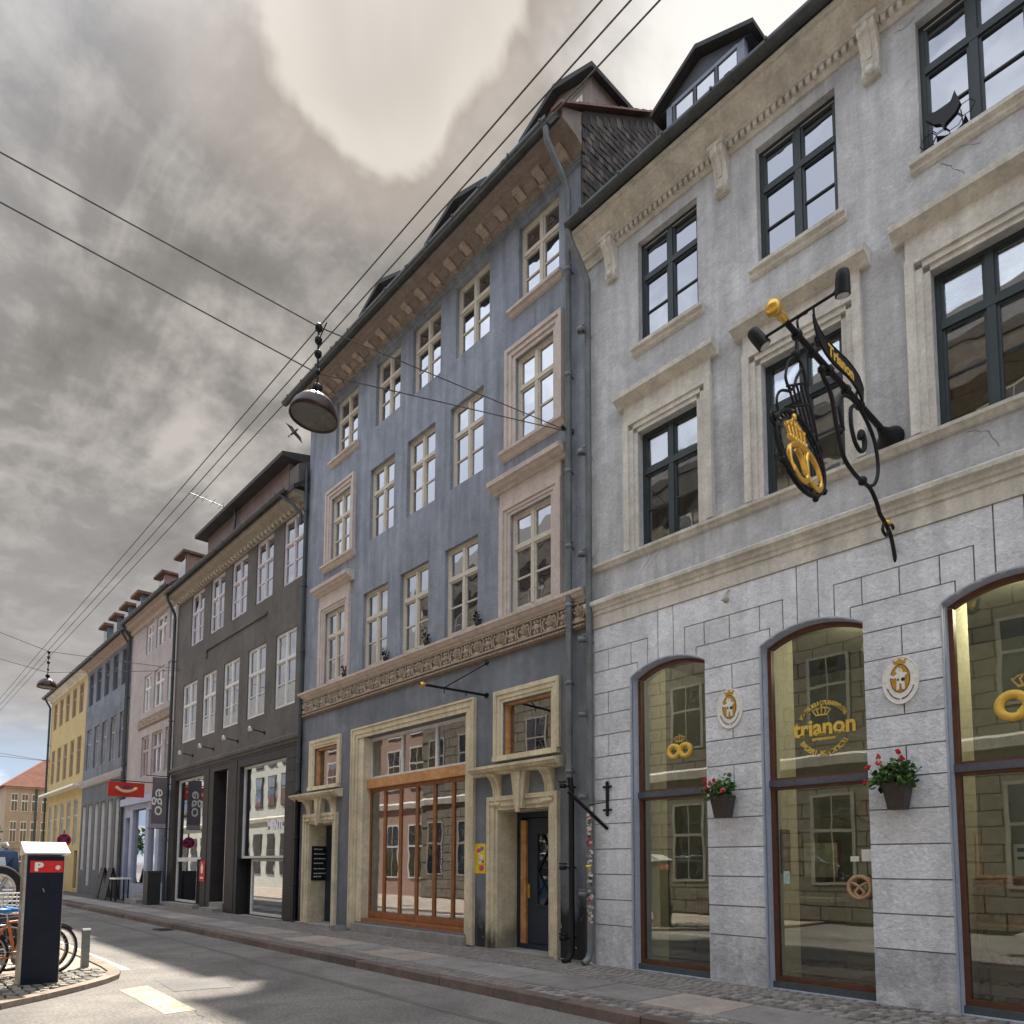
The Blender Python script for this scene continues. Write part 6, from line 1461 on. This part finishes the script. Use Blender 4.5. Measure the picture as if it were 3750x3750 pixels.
for s in (-1, 1):
    for q, (a, b_, c_, d_) in enumerate(((-1.98, -1.0, -1.90, -1.0), (-.92, -.05, -.92, -.05), (.03, 1.05, .03, .50))):
        P = [(a, 1.12), (b_, 1.12), (d_, 1.55), (c_, 1.55)]
        MB().add([(x, s*(.838-(z-1.09)*.295), z) for x, z in P]+[(x, s*(.825-(z-1.09)*.295), z) for x, z in P], [(0, 1, 2, 3), (4, 5, 6, 7), (0, 1, 5, 4), (2, 3, 7, 6), (1, 2, 6, 5), (3, 0, 4, 7)]).build('side_window', cg, cr)
    MB().tube([(-2.0, s*.66, 1.66), (-1.8, s*.66, 1.715), (.1, s*.66, 1.715), (.35, s*.66, 1.66)], .022, 6).build('roof_rail', M('rail_silver', (.62, .62, .62), .3, .05, 5, metal=.3), cr)
    MB().ball((.85, s*.98, 1.14), .11, 8, 0, (.6, 1, .7)).build('wing_mirror', paint, cr)
    MB().prism([(2.02, .66), (2.24, .66), (2.20, .82), (1.98, .86)], s*.62, s*.80, 'y').build('headlight', M('headlamp', (.6, .6, .62), .12, spec=.8), cr)
    for wx in (-1.38, 1.42):
        w_ = MB().lathe([(.20, -.10), (.31, -.11), (.335, -.06), (.335, .06), (.31, .11), (.20, .10)], (wx, s*.80, .335), 24, 'y').build('wheel', tyre, cr)
        r_ = MB().lathe([(0, s*.085), (.05, s*.09), (.06, s*.06), (.2, s*.06), (.215, s*.115), (.19, s*.10)], (wx, s*.80, .335), 24, 'y')
        for k in range(7): a = k*2*pi/7; r_.tube([(wx+.04*cos(a), s*.885, .335+.04*sin(a)), (wx+.2*cos(a), s*.90, .335+.2*sin(a))], .02, 5)
        r_.build('rim', M('alloy', (.5, .5, .5), .3, .1, 6, metal=.8), w_)
        MB().tube([(wx+.385*cos(radians(5+t*17)), s*.895, .335+.385*sin(radians(5+t*17))) for t in range(11)], .035, 6).build('wheel_arch', M('arch_black', (.02, .02, .02), .7), cr)
MB().add([(1.30, -.70, 1.06), (1.30, .70, 1.06), (.60, .62, 1.57), (.60, -.62, 1.57), (1.28, -.70, 1.045), (1.28, .70, 1.045), (.58, .62, 1.555), (.58, -.62, 1.555)], [(0, 1, 2, 3), (4, 5, 6, 7), (0, 1, 5, 4), (1, 2, 6, 5), (2, 3, 7, 6), (3, 0, 4, 7)]).build('windscreen', cg, cr)
MB().add([(-2.235, -.66, 1.13), (-2.235, .66, 1.13), (-2.185, .60, 1.50), (-2.185, -.60, 1.50), (-2.22, -.66, 1.13), (-2.22, .66, 1.13), (-2.17, .60, 1.50), (-2.17, -.60, 1.50)], [(0, 1, 2, 3), (4, 5, 6, 7), (0, 1, 5, 4), (1, 2, 6, 5), (2, 3, 7, 6), (3, 0, 4, 7)]).build('rear_window', cg, cr)
sw_ = MB().lathe([(.20, -.10), (.33, -.11), (.365, -.06), (.365, .06), (.33, .10), (.20, .10)], (-2.38, -.50, 1.02), 26, 'x').build('spare_wheel', tyre, cr)
m = MB().lathe([(0, -.10), (.06, -.10), (.07, -.07), (.19, -.07), (.21, -.115), (.24, -.11)], (-2.38, -.50, 1.02), 26, 'x')
for k in range(6): a = k*pi/3; m.tube([(-2.47, -.50+.05*cos(a), 1.02+.05*sin(a)), (-2.475, -.50+.2*cos(a), 1.02+.2*sin(a))], .026, 5)
m.build('rim', MATS['alloy'], sw_)
for s in (-1, 1): MB().box(-2.275, -2.20, s*.80-.05, s*.80+.05, .62, .98).build('tail_light', M('tail_red', (.35, .02, .02), .25, spec=.6), cr)
MB().box(-2.36, -2.2, -.80, .80, .34, .48).build('bumper', MATS['arch_black'], cr)
MB().box(2.20, 2.30, -.62, .62, .50, .66).build('grille', MATS['arch_black'], cr); MB().box(2.285, 2.31, -.26, .26, .40, .49).build('number_plate', enamel, cr)

# ------------------------------------------------------------------ things on the far pavement, tree
tb = thing('cafe_table', 'white topped high table in front of the lavender shopfront', 'table', (-32.0, -.75, .12))
MB().box(-32.4, -31.6, -1.05, -.45, 1.0, 1.06).build('table_top', enamel, tb)
for sx in (-.33, .33):
    for sy in (-.22, .22): MB().tube([(-32+sx, -.75+sy, .12), (-32+sx, -.75+sy, 1.0)], .03, 6).build('leg', black_m, tb)
for i, (x, y, lab) in enumerate(((-34.2, -.55, 'black sandwich board against the lavender shopfront'), (-36.0, -.45, 'black board standing by the slate house corner'))):
    a = thing('sandwich_board', lab, 'sign', (x, y, .12)); MB().prism([(y-.30, .12), (y-.26, .12), (y-.02, 1.45), (y-.06, 1.45)], x-.35, x+.35, 'x').build('front_panel', MATS['board_black'], a); MB().prism([(y+.26, .12), (y+.22, .12), (y-.03, 1.44), (y+.01, 1.44)], x-.35, x+.35, 'x').build('rear_panel', MATS['board_black'], a)
bn = thing('pavement_bin', 'dark slim bin standing by the pipe between mauve and charcoal houses', 'bin', (-28.75, -.45, .12))
MB().prism([(-29.0, .12), (-28.5, .12), (-28.46, 1.3), (-29.04, 1.3)], -.7, -.25, 'y').build('body', M('bin_dark', (.03, .032, .034), .5, .2, 5), bn); MB().box(-29.06, -28.44, -.73, -.22, 1.3, 1.36).build('lid', M('bin_lid', (.05, .05, .05), .5), bn)
dg_ = thing('drain_grate', 'small dark iron drain grate in the gutter of the road', 'drain', (-19.2, -2.85, 0))
m = MB().box(-19.5, -18.9, -3.03, -2.67, .003, .012)
m.build('rim', black_m, dg_)
for k in range(5): MB().box(-19.45+k*.115, -19.40+k*.115, -3.0, -2.7, .012, .02).build('bar', lead, dg_)
fo = M('pipe_shoe', (.25, .26, .27), .4, .2, 4, metal=.5)
bp_ = thing('scraper_block', 'small metal corner guard at the foot of the wooden shopfront', 'corner guard', (-15.1, -.3, .12)); MB().prism([(-15.25, .12), (-14.95, .12), (-15.0, .24), (-15.18, .24)], -.42, -.14, 'y').build('block', fo, bp_)
tr = thing('street_tree', 'green leafy tree at the far left end of the street', 'tree', (-50.5, -3.7, 0))
m = MB().tube([(-50.5, -3.7, 0), (-50.4, -3.65, 1.2), (-50.5, -3.7, 2.2)], [.14, .11, .09], 8)
for k in range(6): a = k*1.05; m.tube([(-50.5, -3.7, 1.9), (-50.5+.7*cos(a), -3.7+.7*sin(a), 2.9+.2*(k % 3))], [.05, .02], 5)
m.build('trunk', M('bark', (.09, .07, .05), .9, .2, 5), tr)
m = MB()
for k in range(9): a = k*.7; foliage(m, (-50.5+.75*cos(a)*(k > 0), -3.7+.75*sin(a)*(k > 0), 3.0+.5*sin(k*2.1)), .65, .65, .55, 110, .085)
tag(m.build('crown', leafs, tr), kind='stuff')
